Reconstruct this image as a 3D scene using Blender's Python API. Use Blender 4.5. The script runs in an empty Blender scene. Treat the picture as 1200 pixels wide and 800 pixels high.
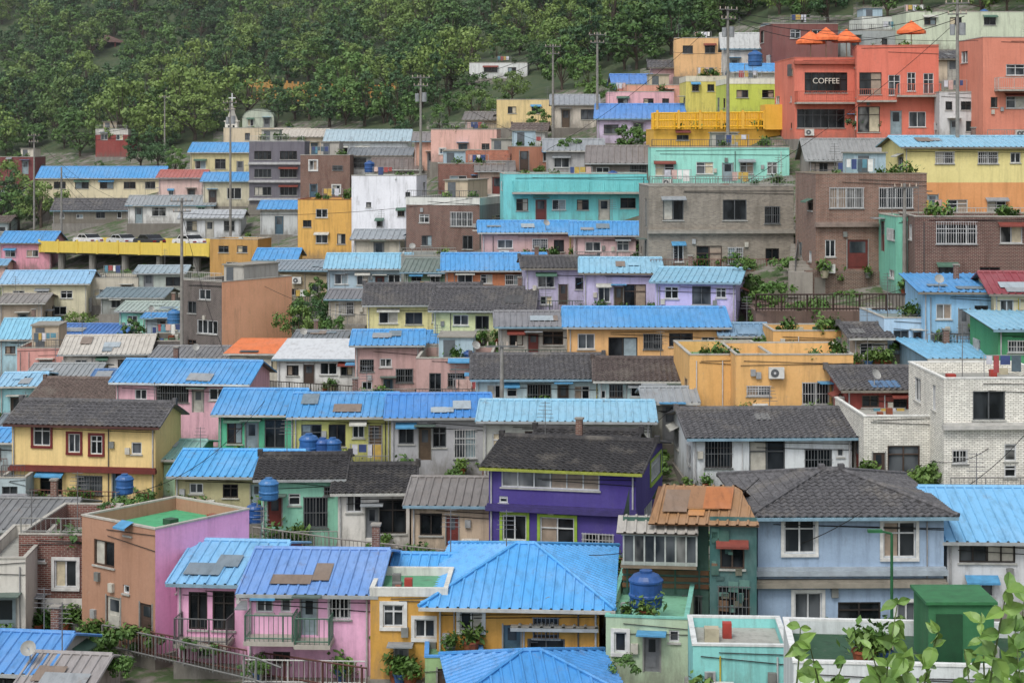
import bpy, math, random
from mathutils import Vector, Matrix
R=random.Random(11)
F=2167.0; HZ=170.0; CZ=20.0
# ------------------------------------------------------------ terrain survey table
TU=[-900,0,300,600,900,1200,2100]
TV=[1000,850,800,700,600,500,400,300,200,100,0,-100,-200]
TD=[[50,50,50,50,50,48,48],[63,63,63,63,62,60,60],[69,69,68,67,66,63,63],[82,82,80,79,77,73,72],
[100,100,94,90,86,83,82],[132,130,116,106,97,92,90],[180,178,152,127,112,104,102],[245,240,195,151,130,121,118],
[305,300,255,190,155,145,140],[380,370,330,255,188,168,160],[450,440,410,360,250,210,200],[500,490,470,430,320,270,250],[560,550,530,490,380,330,300]]
def DD(u,v):
    u=min(max(u,TU[0]),TU[-1]); v=min(max(v,TV[-1]),TV[0])
    i=0
    while i<len(TU)-2 and u>TU[i+1]: i+=1
    j=0
    while j<len(TV)-2 and v<TV[j+1]: j+=1
    a=(u-TU[i])/(TU[i+1]-TU[i]); b=(v-TV[j])/(TV[j+1]-TV[j])
    return (TD[j][i]*(1-a)+TD[j][i+1]*a)*(1-b)+(TD[j+1][i]*(1-a)+TD[j+1][i+1]*a)*b
def P(u,v,D=None):
    if D is None: D=DD(u,v)
    return Vector(((u-600)/F*D,D,CZ-(v-HZ)/F*D))
def lin(h):
    o=[]
    for k in (0,2,4):
        c=int(h[k:k+2],16)/255
        o.append(c/12.92 if c<=0.04045 else ((c+0.055)/1.055)**2.4)
    return (o[0],o[1],o[2],1)
def faded(h,s=.95,g=.95):
    c=lin(h); l=.25*c[0]+.6*c[1]+.15*c[2]
    return tuple(max(0,(l+(x-l)*s)*g) for x in c[:3])+(1,)
# ------------------------------------------------------------ materials
MC={}
def base(name):
    m=bpy.data.materials.new(name); m.use_nodes=True
    nt=m.node_tree; return m,nt,nt.nodes['Principled BSDF']
def nd(nt,t,**k):
    n=nt.nodes.new(t)
    for a,b in k.items():
        if a.startswith('i_'):
            key=a[2:].replace('_',' ')
            n.inputs[key].default_value=b
        else: setattr(n,a,b)
    return n
def ramp(nt,fac,a,b,ca=(0,0,0,1),cb=(1,1,1,1)):
    r=nt.nodes.new('ShaderNodeValToRGB'); e=r.color_ramp.elements
    e[0].position=a; e[1].position=b; e[0].color=ca; e[1].color=cb
    nt.links.new(fac,r.inputs[0]); return r.outputs[0]
def mixc(nt,fac,a,b,mode='MIX'):
    m=nt.nodes.new('ShaderNodeMixRGB'); m.blend_type=mode
    for s,v in ((0,fac),(1,a),(2,b)):
        if hasattr(v,'links'): nt.links.new(v,m.inputs[s])
        else: m.inputs[s].default_value=v
    return m.outputs[0]
def noise(nt,vec,scale,detail=3,rough=.55,map=None):
    if map:
        mp=nd(nt,'ShaderNodeMapping'); mp.inputs['Scale'].default_value=map
        nt.links.new(vec,mp.inputs[0]); vec=mp.outputs[0]
    n=nd(nt,'ShaderNodeTexNoise',i_Scale=scale,i_Detail=detail,i_Roughness=rough)
    nt.links.new(vec,n.inputs['Vector']); return n.outputs['Fac']
def bump(nt,b,h,dist,st=.6):
    n=nd(nt,'ShaderNodeBump',i_Strength=st,i_Distance=dist)
    nt.links.new(h,n.inputs['Height']); nt.links.new(n.outputs[0],b.inputs['Normal'])
def pos(nt): return nd(nt,'ShaderNodeNewGeometry').outputs['Position']
def grime_and_ao(nt,p,col,stain):  # noisy dirt plus occlusion shade painted into the colour towards the wall foot
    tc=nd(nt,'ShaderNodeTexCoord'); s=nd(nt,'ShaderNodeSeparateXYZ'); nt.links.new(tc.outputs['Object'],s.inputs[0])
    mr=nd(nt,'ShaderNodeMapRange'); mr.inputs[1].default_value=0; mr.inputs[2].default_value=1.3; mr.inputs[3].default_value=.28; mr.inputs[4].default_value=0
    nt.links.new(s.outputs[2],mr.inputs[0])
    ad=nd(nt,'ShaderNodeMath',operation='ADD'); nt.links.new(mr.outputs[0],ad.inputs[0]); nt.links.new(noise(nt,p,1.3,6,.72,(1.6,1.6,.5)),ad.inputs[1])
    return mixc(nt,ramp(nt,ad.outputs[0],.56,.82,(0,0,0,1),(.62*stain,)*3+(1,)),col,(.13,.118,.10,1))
def plaster(hx,stain=1.0):
    k=('pl',hx,stain)
    if k in MC: return MC[k]
    m,nt,b=base('painted_plaster'); c=faded(hx); p=pos(nt)
    n1=noise(nt,p,.45,5,.6); n2=noise(nt,p,1.0,6,.68,(2.6,2.6,.22)); n3=noise(nt,p,7,4,.7)
    dark=tuple(x*.5 for x in c[:3])+(1,); lite=tuple(min(1,x*1.1+.02) for x in c[:3])+(1,)
    col=mixc(nt,ramp(nt,n1,.35,.7),c,lite)
    col=mixc(nt,ramp(nt,n2,.49,.76,(0,0,0,1),(.75*stain,)*3+(1,)),col,dark)
    col=grime_and_ao(nt,p,col,stain)
    col=mixc(nt,ramp(nt,noise(nt,p,2.6,6,.75),.66,.7,(0,0,0,1),(.5*stain,)*3+(1,)),col,(.36,.34,.31,1))
    col=mixc(nt,.28,col,ramp(nt,n3,.2,.8,(.6,.6,.6,1),(1.12,1.12,1.12,1)),'MULTIPLY')
    nt.links.new(col,b.inputs['Base Color']); b.inputs['Roughness'].default_value=.88
    bump(nt,b,n3,.02,.5); MC[k]=m; return m
def brick(hx,mort='8d867c',w=.24,h=.085):
    k=('br',hx,mort,w)
    if k in MC: return MC[k]
    m,nt,b=base('brick'); c=faded(hx,.95,1.0); tc=nd(nt,'ShaderNodeTexCoord')
    s=nd(nt,'ShaderNodeSeparateXYZ'); nt.links.new(tc.outputs['Object'],s.inputs[0])
    ad=nd(nt,'ShaderNodeMath',operation='ADD'); nt.links.new(s.outputs[0],ad.inputs[0]); nt.links.new(s.outputs[1],ad.inputs[1])
    cb=nd(nt,'ShaderNodeCombineXYZ'); nt.links.new(ad.outputs[0],cb.inputs[0]); nt.links.new(s.outputs[2],cb.inputs[1])
    lum=sum(c[:3])/3
    t=nd(nt,'ShaderNodeTexBrick',i_Scale=1.0); t.inputs['Brick Width'].default_value=w; t.inputs['Row Height'].default_value=h
    t.inputs['Mortar Size'].default_value=.011; nt.links.new(cb.outputs[0],t.inputs[0])
    lo=.75 if lum<.4 else .88
    t.inputs['Color1'].default_value=tuple(x*lo for x in c[:3])+(1,); t.inputs['Color2'].default_value=tuple(min(1,x*1.2) for x in c[:3])+(1,)
    t.inputs['Mortar'].default_value=lin(mort)
    p=pos(nt); n=noise(nt,p,.9,5,.65,(1.6,1.6,.4))
    a=.7 if lum<.4 else .4
    col=mixc(nt,ramp(nt,n,.48,.75,(0,0,0,1),(a,a,a,1)),t.outputs['Color'],tuple(x*.42 for x in c[:3])+(1,))
    col=grime_and_ao(nt,p,col,.7)
    nt.links.new(col,b.inputs['Base Color']); b.inputs['Roughness'].default_value=.9
    MC[k]=m; return m
def roofm(hx,rough=.5):
    k=('rf',hx)
    if k in MC: return MC[k]
    m,nt,b=base('roof_sheet'); c=faded(hx,.97,.92); p=pos(nt)
    n1=noise(nt,p,.3,5,.65); n2=noise(nt,p,2.2,6,.7,(1.8,.5,.5)); n3=noise(nt,p,9,3,.6)
    lt=tuple(min(1,x*.8+.11) for x in c[:3])+(1,); dk=tuple(x*.55 for x in c[:3])+(1,)
    col=mixc(nt,ramp(nt,n1,.44,.72,(0,0,0,1),(.65,.65,.65,1)),c,lt)
    col=mixc(nt,ramp(nt,n2,.47,.74,(0,0,0,1),(.8,.8,.8,1)),col,dk)
    col=mixc(nt,ramp(nt,noise(nt,p,1.1,7,.75),.58,.71,(0,0,0,1),(.5,.5,.5,1)),col,(.16,.115,.085,1))
    nt.links.new(col,b.inputs['Base Color']); b.inputs['Roughness'].default_value=rough
    bump(nt,b,n3,.02,.3); MC[k]=m; return m
def tilem(hx):
    k=('tl',hx)
    if k in MC: return MC[k]
    m,nt,b=base('clay_tile'); c=lin(hx); p=pos(nt)
    n1=noise(nt,p,.5,5,.7); n2=noise(nt,p,4.5,4,.8)
    col=mixc(nt,ramp(nt,n2,.35,.7),tuple(x*.5 for x in c[:3])+(1,),tuple(min(1,x*1.5+.02) for x in c[:3])+(1,))
    col=mixc(nt,ramp(nt,n1,.52,.72,(0,0,0,1),(.5,.5,.5,1)),col,(.2,.18,.15,1))
    nt.links.new(col,b.inputs['Base Color']); b.inputs['Roughness'].default_value=.75
    MC[k]=m; return m
def flat(hx,rough=.6,metal=0,name='paint'):
    k=('ft',hx,rough,metal)
    if k in MC: return MC[k]
    m,nt,b=base(name); c=lin(hx); p=pos(nt)
    n=noise(nt,p,3,4,.6)
    col=mixc(nt,ramp(nt,n,.35,.75),c,tuple(x*.62 for x in c[:3])+(1,))
    nt.links.new(col,b.inputs['Base Color']); b.inputs['Roughness'].default_value=rough; b.inputs['Metallic'].default_value=metal
    MC[k]=m; return m
def glass(i):
    k=('gl',i)
    if k in MC: return MC[k]
    m,nt,b=base('window_glass'); p=pos(nt)
    cs=[((.006,.008,.01,1),(.03,.035,.04,1)),((.02,.025,.03,1),(.10,.11,.12,1)),((.01,.012,.014,1),(.25,.25,.24,1))][i]
    col=mixc(nt,ramp(nt,noise(nt,p,1.1,2,.5,(1,1,.5)),.42,.62),cs[0],cs[1])
    nt.links.new(col,b.inputs['Base Color']); b.inputs['Roughness'].default_value=.18; b.inputs['Specular IOR Level'].default_value=.35
    MC[k]=m; return m
def leafm(name,a,b_,c_):
    m,nt,b=base(name); p=pos(nt); oi=nd(nt,'ShaderNodeObjectInfo')
    n=noise(nt,p,.45,3,.6); n2=noise(nt,p,1.6,2,.6); n0=noise(nt,p,.03,4,.6)
    col=mixc(nt,ramp(nt,oi.outputs['Random'],0,1),a,b_)
    col=mixc(nt,ramp(nt,n,.42,.65,(0,0,0,1),(.6,.6,.6,1)),col,c_)
    col=mixc(nt,.45,col,ramp(nt,n2,.3,.7,(.55,.57,.55,1),(1.35,1.35,1.2,1)),'MULTIPLY')
    col=mixc(nt,.8,col,ramp(nt,n0,.35,.65,(.7,.8,.8,1),(1.4,1.35,1.15,1)),'MULTIPLY')
    nt.links.new(col,b.inputs['Base Color']); b.inputs['Roughness'].default_value=.55
    b.inputs['Specular IOR Level'].default_value=.3
    return m
# ------------------------------------------------------------ mesh builder
class MB:
    def __init__(s): s.v=[];s.f=[];s.m=[];s.ml=[]
    def mi(s,m):
        if m not in s.ml: s.ml.append(m)
        return s.ml.index(m)
    def face(s,pts,m):
        i=len(s.v); s.v.extend([tuple(p) for p in pts]); s.f.append(tuple(range(i,i+len(pts)))); s.m.append(s.mi(m))
    def box(s,x0,x1,y0,y1,z0,z1,m): s.obox(Vector((0,0,0)),Vector((1,0,0)),Vector((0,1,0)),x0,x1,y0,y1,z0,z1,m)
    def obox(s,o,ex,n,x0,x1,a0,a1,z0,z1,m,up=Vector((0,0,1))):
        i=len(s.v)
        for z in (z0,z1):
            for a in (a0,a1):
                for x in (x0,x1): s.v.append(tuple(o+ex*x+n*a+up*z))
        k=s.mi(m)
        for q in ((0,1,3,2),(4,5,7,6),(0,1,5,4),(2,3,7,6),(0,2,6,4),(1,3,7,5)):
            s.f.append(tuple(i+j for j in q)); s.m.append(k)
    def tube(s,a,b,r0,r1,m,n=8,cap=True):
        a=Vector(a);b=Vector(b);d=(b-a)
        if d.length<1e-6: return
        d.normalize(); t=Vector((1,0,0)) if abs(d.x)<.8 else Vector((0,1,0))
        e=d.cross(t).normalized(); g=d.cross(e); i=len(s.v); k=s.mi(m)
        for p,r in ((a,r0),(b,r1)):
            for j in range(n):
                an=2*math.pi*j/n; s.v.append(tuple(p+e*(r*math.cos(an))+g*(r*math.sin(an))))
        for j in range(n):
            s.f.append((i+j,i+(j+1)%n,i+n+(j+1)%n,i+n+j)); s.m.append(k)
        if cap:
            s.f.append(tuple(range(i,i+n))); s.m.append(k); s.f.append(tuple(range(i+n,i+2*n))); s.m.append(k)
    def lathe(s,c,prof,m,n=16):
        c=Vector(c); k=s.mi(m); i=len(s.v)
        for (r,z) in prof:
            for j in range(n):
                an=2*math.pi*j/n; s.v.append((c.x+r*math.cos(an),c.y+r*math.sin(an),c.z+z))
        for q in range(len(prof)-1):
            for j in range(n):
                s.f.append((i+q*n+j,i+q*n+(j+1)%n,i+(q+1)*n+(j+1)%n,i+(q+1)*n+j)); s.m.append(k)
    def mesh(s,name,smooth=False):
        me=bpy.data.meshes.new(name); me.from_pydata(s.v,[],s.f)
        for m in s.ml: me.materials.append(m)
        me.polygons.foreach_set('material_index',s.m)
        if smooth: me.polygons.foreach_set('use_smooth',[True]*len(s.f))
        me.update(); return me
    def obj(s,name,parent=None,smooth=False,loc=None,rz=0):
        if not s.f: return None
        ob=bpy.data.objects.new(name,s.mesh(name,smooth)); bpy.context.scene.collection.objects.link(ob)
        if loc is not None: ob.location=loc
        ob.rotation_euler[2]=rz
        if parent: ob.parent=parent
        return ob
def empty(name,loc,rz=0):
    e=bpy.data.objects.new(name,None); e.empty_display_size=.5; e.location=loc; e.rotation_euler[2]=rz
    bpy.context.scene.collection.objects.link(e); return e
def inst(name,me,loc,sc=1,rz=0,parent=None,szz=None):
    o=bpy.data.objects.new(name,me); bpy.context.scene.collection.objects.link(o)
    o.location=loc; o.scale=(sc,sc,szz or sc); o.rotation_euler[2]=rz
    if parent: o.parent=parent
    return o
X=Vector((1,0,0));Y=Vector((0,1,0));Z=Vector((0,0,1))
# ------------------------------------------------------------ roof slope with real corrugation
def slope(mb,o,ex,up,L,hl,hr,mat,kind,far,under):
    S=up.length
    n=ex.cross(up).normalized()
    if n.z<0: n=-n
    if kind=='rib':
        p=.38 if not far else .55; pr=[(0,0),(.66,0),(.74,1),(.9,1),(.98,0)]; amp=.055; rows=1; rs=0
    elif kind=='tile':
        p=.3 if not far else .5; pr=[(0,0),(.2,.35),(.4,1),(.6,1),(.8,.35)]; amp=.06; rows=max(2,int(S/(.32 if not far else .8))); rs=.04
    else:
        p=.6; pr=[(0,0),(.5,0)]; amp=0; rows=1; rs=0
    cnt=max(1,int(round(L/p))); p=L/cnt
    xs=[];hs=[]
    for i in range(cnt):
        for a,b in pr: xs.append((i+a)*p); hs.append(b*amp)
    xs.append(L);hs.append(0)
    def tm(s):
        t=1.0
        if hl>0: t=min(t,s/hl)
        if hr>0: t=min(t,(L-s)/hr)
        return max(0,t)
    T=[tm(x) for x in xs]; k=mb.mi(mat)
    for r in range(rows):
        t0=r/rows;t1=(r+1)/rows
        i=len(mb.v)
        for x,h,t in zip(xs,hs,T):
            a=min(t0,t);b=min(t1,t)
            q=o+ex*x
            mb.v.append(tuple(q+up*a+n*(h+rs))); mb.v.append(tuple(q+up*b+n*h))
            mb.v.append(tuple(q+up*a+n*(h-.01)))
        for j in range(len(xs)-1):
            if T[j]<=t0 and T[j+1]<=t0: continue
            c=i+3*j
            mb.f.append((c,c+3,c+4,c+1)); mb.m.append(k)
            if rs: mb.f.append((c,c+3,c+5,c+2)); mb.m.append(k)
    a=o-n*.05
    mb.face([a,a+ex*L,a+ex*(L-hr)+up,a+ex*hl+up],under)
    return n
def patches(mb,o,ex,up,n,L,hp,cols,cnt):
    S=up.length; uu=up.normalized()
    for i in range(cnt):
        w=R.uniform(.6,1.8); l=R.uniform(.5,min(1.6,S*.6)); t=R.uniform(.1,max(.12,S-l-.2))
        lo=hp*(t+l)/S+.3
        if L-2*lo-w<.3: continue
        x=R.uniform(lo,L-lo-w)
        mb.obox(o+n*(.062+.006*(i+1)),ex,uu,x,x+w,t,t+l,0,.012,roofm(R.choice(cols)),up=n)
# ------------------------------------------------------------ windows
def window(mb,o,ex,n,x0,x1,z0,z1,t,rd=.12):
    w=x1-x0;h=z1-z0
    B=lambda a,b,c,d,e,f,m: mb.obox(o,ex,n,a,b,c,d,e,f,m)
    if t=='D':
        c=R.choice(['7a7d80','4a3a32','8a9aa0','b5b2a8','3f5a6a','5a4a3a','6a2f2a'])
        B(x0,x1,-rd,-.07,z0,z1,flat(c,.5)); B(x0+.12,x1-.12,-.07,-.05,z0+.15,z0+h*.42,flat(c,.5)); B(x0+.15,x1-.15,-.07,-.055,z0+h*.55,z1-.12,glass(1))
        B(x0-.06,x0,-rd,.02,z0,z1+.06,flat('8a8a86')); B(x1,x1+.06,-rd,.02,z0,z1+.06,flat('8a8a86'))
        if R.random()<.5: B(x0-.25,x1+.25,.003,.7,z1+.15,z1+.2,flat(R.choice(['8a8f92','4f8fb8','5a6a62','b8b8b0'])))
        return
    white=t in 'wbBGry'
    fm=flat('c8caca',.5) if white else flat(R.choice(['2c2622','4a3a30','55585a']),.5)
    g=glass(0 if t in 'dgk' and R.random()<.8 else R.choice([0,0,1,1,2]))
    mb.face([o+ex*x0+n*-rd+Z*z0,o+ex*x1+n*-rd+Z*z0,o+ex*x1+n*-rd+Z*z1,o+ex*x0+n*-rd+Z*z1],g)
    e=.055
    B(x0,x1,-rd+.002,-.03,z0,z0+e,fm);B(x0,x1,-rd+.002,-.03,z1-e,z1,fm);B(x0,x0+e,-rd+.002,-.033,z0+e,z1-e,fm);B(x1-e,x1,-rd+.002,-.033,z0+e,z1-e,fm)
    k=2 if w<2.0 else (4 if w<3.2 else 6)
    if w<.6:k=1
    for i in range(1,k):
        xx=x0+w*i/k; B(xx-.03,xx+.03,-rd+.002,-.05,z0+e,z1-e,fm)
    if R.random()<.35 and w>.8:
        xx=x0+w*R.choice([0,.5]); B(xx+.06,xx+w*.5-.06,-rd+.004,-rd+.012,z0+e,z1-e,flat(R.choice(['b8b4a8','8a9aa0','c8bca0','9a8a7a'])))
    if h>1.5 or R.random()<.3: zz=z0+h*.68; B(x0+e,x1-e,-rd+.002,-.045,zz-.025,zz+.025,fm)
    B(x0-.06,x1+.06,.0,.07,z0-.07,z0-.005,flat('a8a8a2') if t!='r' else flat('6a2020'))
    if t in 'Bry':
        c={'B':flat('d0d0cc',.5),'r':flat('6a1c1c'),'y':flat('8fae3a')}[t]; q=.13
        B(x0-q,x0-.003,.002,.05,z0,z1+q,c);B(x1+.003,x1+q,.002,.05,z0,z1+q,c);B(x0-.003,x1+.003,.002,.05,z1+.003,z1+q,c);B(x0-q,x1+q,.002,.08,z0-q,z0-.002,c)
    if t in 'gb':
        gm=flat('c8c8c8',.4,.3) if t=='b' else flat('6f7274',.4,.3)
        s=x0
        while s<=x1+.01: B(s-.012,s+.012,.10,.125,z0-.04,z1+.04,gm); s+=.15
        for zz in (z0,z0+h*.5,z1): B(x0-.04,x1+.04,.085,.11,zz-.015,zz+.015,gm)
    elif t in 'wd' and R.random()<.3:
        c=flat(R.choice(['8a8f92','4f8fb8','7a3a30','b8b8b0','4a6a5a'])); d_=R.uniform(.35,.6)
        a=o+ex*(x0-.15)+Z*(z1+.25); L=w+.3; mb.face([a+n*.003,a+ex*L+n*.003,a+ex*L+n*d_-Z*.2,a+n*d_-Z*.2],c); mb.face([a+n*d_-Z*.2,a+ex*L+n*d_-Z*.2,a+ex*L+n*d_-Z*.28,a+n*d_-Z*.28],c)
def wall(mb,o,ex,n,W,z0,z1,holes,mat,split=None,mat2=None,rd=.12):
    xs=sorted(set([0,W]+[h[0] for h in holes]+[h[1] for h in holes])); zs=sorted(set([z0,z1]+([split] if split is not None and z0<split<z1 else [])+[h[2] for h in holes]+[h[3] for h in holes]))
    for i in range(len(xs)-1):
        for j in range(len(zs)-1):
            cx=(xs[i]+xs[i+1])/2; cz=(zs[j]+zs[j+1])/2
            if any(h[0]<cx<h[1] and h[2]<cz<h[3] for h in holes): continue
            m=mat2 if (split is not None and cz<split) else mat
            mb.face([o+ex*xs[i]+Z*zs[j],o+ex*xs[i+1]+Z*zs[j],o+ex*xs[i+1]+Z*zs[j+1],o+ex*xs[i]+Z*zs[j+1]],m)
    for h in holes:
        c=[o+ex*h[0]+Z*h[2],o+ex*h[1]+Z*h[2],o+ex*h[1]+Z*h[3],o+ex*h[0]+Z*h[3]]
        for a in range(4):
            b=(a+1)%4; mb.face([c[a],c[b],c[b]-n*rd,c[a]-n*rd],mat)
def railing(mb,pts,h,col,sp=.16,mid=False,th=.02):
    m=flat(col,.5)
    for a,b in zip(pts[:-1],pts[1:]):
        a=Vector(a);b=Vector(b);L=(b-a).length
        if L<.05: continue
        for zz in ((h,h*.12) if not mid else (h,h*.55,h*.15)): mb.tube(a+Z*zz,b+Z*zz,th*1.3,th*1.3,m,5,False)
        k=max(1,int(L/sp))
        for i in range(k+1):
            q=a+(b-a)*(i/k); big=i%8==0
            if sp>.8: big=True
            mb.tube(q,q+Z*h,th*(1.6 if big else .6),th*(1.6 if big else .6),m,4,False)
def ac_unit(mb,o,ex,n,x,z):
    m=flat('d0d0ca',.5)
    mb.obox(o,ex,n,x,x+.8,.08,.38,z,z+.58,m)
    c=o+ex*(x+.3)+n*.382+Z*(z+.29)
    mb.tube(c,c+n*.015,.22,.22,flat('55585a'),14); mb.tube(c+n*.015,c+n*.03,.07,.07,flat('c8c8c8'),8)
    for q in (.08,.7): mb.obox(o,ex,n,x+q,x+q+.04,.003,.36,z-.06,z-.01,flat('77797a'))
def antenna(mb,x,y,z,hh):
    g=flat('6a6a6a'); mb.tube((x,y,z),(x,y,z+hh),.025,.018,g,5)
    for q in range(5): mb.tube((x-.4+.04*q,y,z+hh-.75+q*.17),(x+.4-.04*q,y,z+hh-.75+q*.17),.012,.012,g,4)
def laundry(mb,x,y,z,L):
    g=flat('9a9a9a')
    for q in (x,x+L): mb.tube((q,y,z),(q,y,z+1.5),.025,.025,g,5)
    mb.tube((x,y,z+1.48),(x+L,y,z+1.48),.014,.014,g,4)
    q=x+.1
    while q<x+L-.4:
        ww=R.uniform(.2,.5); mb.box(q,q+ww,y-.01,y+.01,z+1.48-R.uniform(.4,.85),z+1.46,flat(R.choice(['c8c8d0','a04a4a','3a4a7a','c8a8a0','e0e0dc','50606a','5a8a9a','c0a050'])))
        q+=ww+.06
def tank_mesh(hx):
    mb=MB(); m=flat(hx,.4)
    mb.lathe((0,0,0),[(.01,0),(.52,0),(.56,.08),(.56,.35),(.6,.4),(.6,.46),(.56,.5),(.56,.85),(.6,.9),(.6,.96),(.55,1.0),(.45,1.12),(.25,1.2),(.22,1.2),(.22,1.28),(.01,1.3)],m,18)
    mb.tube((.56,0,.2),(.9,0,.2),.03,.03,flat('8a8a8a'),6); mb.tube((.9,0,.2),(.9,0,-.3),.03,.03,flat('8a8a8a'),6)
    return mb.mesh('tank',False)
TM=[tank_mesh('2c5c94'),tank_mesh('3a70a4'),tank_mesh('28508a')]
def dish_mesh():
    mb=MB(); m=flat('9a9a96',.5)
    mb.tube((0,0,0),(0,0,.7),.025,.025,m,6)
    c=Vector((0,-.1,.8)); ax=Vector((.2,-.85,.5)).normalized(); e=ax.cross(X).normalized(); g=ax.cross(e)
    k=mb.mi(m); prev=None
    for r,hh in ((.02,0),(.12,.02),(.22,.06),(.28,.1)):
        ring=[]
        for j in range(14):
            a=2*math.pi*j/14; mb.v.append(tuple(c+e*r*math.cos(a)+g*r*math.sin(a)+ax*hh)); ring.append(len(mb.v)-1)
        if prev:
            for j in range(14): mb.f.append((prev[j],prev[(j+1)%14],ring[(j+1)%14],ring[j])); mb.m.append(k)
        prev=ring
    mb.tube(c,c+ax*.3,.012,.012,m,5)
    return mb.mesh('dish',True)
DM=dish_mesh()
# ------------------------------------------------------------ house builder
BR='4a94cc';BL='84b6ce';TL='4c4b4d';BK='232122'
ALLH=[];RECT=[]
def h(name,u0,u1,ve,vb,roof='flat',vr=None,wall_c='c8c0b0',rc=None,yaw=None,d=6.5,ur=None,ul=None,w=None,side=None,band=None,br=False,par=.45,parc=None,balc=None,bc='8a8a86',kind=None,ov=.35,D=None,ex=True,trim=None,stain=1.0,wr=None,wl=None,cap=None,ledge=None):
    if yaw is None: yaw=R.uniform(-5,4)
    ya=math.radians(yaw); cs=math.cos(ya); sn=math.sin(ya)
    Dt=DD((u0+u1)/2,vb)
    D=Dt if D is None else min(D,Dt)
    D+=R.uniform(-.15,.15)
    RECT.append((u0,ur or u1,min(ve,vr if vr is not None else ve),vb))
    far=D>165
    x0=(u0-600)/F*D
    def s_of(u):
        k=(u-600)/F; return (k*D-x0)/(cs-k*sn)
    W=s_of(u1)
    def fz(s,v): return CZ-(v-HZ)/F*(D+s*sn)
    zb=fz(0,vb)
    if ur is not None:
        k=(ur-600)/F; x1=x0+W*cs; y1=D+W*sn; d=(x1-k*y1)/(sn+k*cs)
    if ul is not None:
        k=(ul-600)/F; d=(x0-k*D)/(sn+k*cs)
    d=max(2.5,min(d,16))
    ze=fz(0,ve)-zb
    if roof in('gable','hip') and vr is not None and vr>HZ+5:
        t=(vr-HZ)/F; rm_=(CZ-t*D-(ze+zb))/(2*t)
        if d/2>rm_: d=max(3.4,2*rm_-.2)
    e=empty(name,(x0,D,zb),ya)
    wm=brick(wall_c) if br else plaster(wall_c,stain)
    sm=wm if side is None else plaster(side,stain)
    m2=None;sp=None
    if band: sp=fz(0,band[0])-zb; m2=plaster(band[1],stain)
    top=ze
    zbot=-.0
    WM=MB();WN=MB();DT=MB();RF=MB()
    hol=[];wn=[]
    def addw(lst,hol,wn,fs,fz_,Wd,ztop):
        for it in lst.split(','):
            q=it.split()
            if len(q)<5: continue
            t=q[0];uc,vc,pw,ph=map(float,q[1:5])
            a=fs(uc-pw/2);b=fs(uc+pw/2); zz1=fz_((a+b)/2,vc-ph/2)-zb; zz0=fz_((a+b)/2,vc+ph/2)-zb
            a=max(a,.08);b=min(b,Wd-.08);zz1=min(zz1,ztop-.1);zz0=max(zz0,.02)
            if b-a<.15 or zz1-zz0<.15: continue
            if any(a<H[1]+.02 and b>H[0]-.02 and zz0<H[3]+.02 and zz1>H[2]-.02 for H in hol): continue
            hol.append((a,b,zz0,zz1)); wn.append(t)
    def auto(hol,wn,Wd,ztop,dens=1.0):
        st=max(1,int(round(ztop/2.8))); sh=ztop/st
        for s in range(st):
            nc=max(1,int(Wd/2.3)); door=R.randrange(nc) if (s==0 or R.random()<.25) else -1
            cw=Wd/nc
            for c in range(nc):
                if R.random()>dens: continue
                if c==door and sh>2.1:
                    ww=.9; a=c*cw+cw/2-ww/2+R.uniform(-.2,.2); H=(max(.1,a),min(a+ww,Wd-.1),s*sh+.05,s*sh+2.05); t='D'
                else:
                    ww=min(cw-.5,R.choice([.6,.9,1.2,1.5,1.8])); hh=R.choice([.55,.7,.95,1.15,1.4]); 
                    if ww<.4: continue
                    a=c*cw+(cw-ww)/2+R.uniform(-.2,.2); z0=s*sh+min(.95,sh*.38); H=(max(.1,a),min(a+ww,Wd-.1),z0,min(z0+hh,(s+1)*sh-.25)); t=R.choice('wwwddggbkB')
                if H[3]-H[2]<.3 or H[3]>ztop-.08: continue
                hol.append(H);wn.append(t)
    if w is None: auto(hol,wn,W,top)
    elif w: addw(w,hol,wn,s_of,fz,W,top)
    o=Vector((0,0,0))
    wall(WM,o,X,-Y,W,zbot,top,hol,wm,sp,m2)
    for H,t in zip(hol,wn): window(WN,o,X,-Y,*H,t)
    hr=[];wr_=[]
    if wr:
        x1=x0+W*cs;y1=D+W*sn
        fs=lambda u:(x1-(u-600)/F*y1)/(sn+(u-600)/F*cs)
        addw(wr,hr,wr_,fs,lambda s,v:CZ-(v-HZ)/F*(y1+s*cs),d,top)
    elif wr is None and d>4: auto(hr,wr_,d,top,.45)
    oR=Vector((W,0,0)); wall(WM,oR,Y,X,d,zbot,top,hr,sm,sp if side is None else None,m2)
    for H,t in zip(hr,wr_): window(WN,oR,Y,X,*H,t)
    hl=[];wl_=[]
    if wl:
        fs=lambda u:(x0-(u-600)/F*D)/(sn+(u-600)/F*cs)
        addw(wl,hl,wl_,fs,lambda s,v:CZ-(v-HZ)/F*(D+s*cs),d,top)
    elif wl is None and d>4: auto(hl,wl_,d,top,.45)
    wall(WM,o,Y,-X,d,zbot,top,hl,sm,sp if side is None else None,m2)
    for H,t in zip(hl,wl_): window(WN,o,Y,-X,*H,t)
    WM.face([(0,d,zbot),(W,d,zbot),(W,d,top),(0,d,top)],wm)
    fm=plaster(R.choice(['8a857c','7d7870','94908a']))
    DT.box(-.12,W+.12,-.12,d,-6,-.003,fm)
    if ledge:
        for v_,c_ in ledge: zl=fz(0,v_)-zb; DT.box(-.1,W+.1,-.32,-.003,zl-.1,zl+.1,flat(c_)); DT.box(-.05,W+.05,-.2,-.003,zl+.103,zl+.2,flat(c_))
    under=flat('6a625a')
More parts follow.
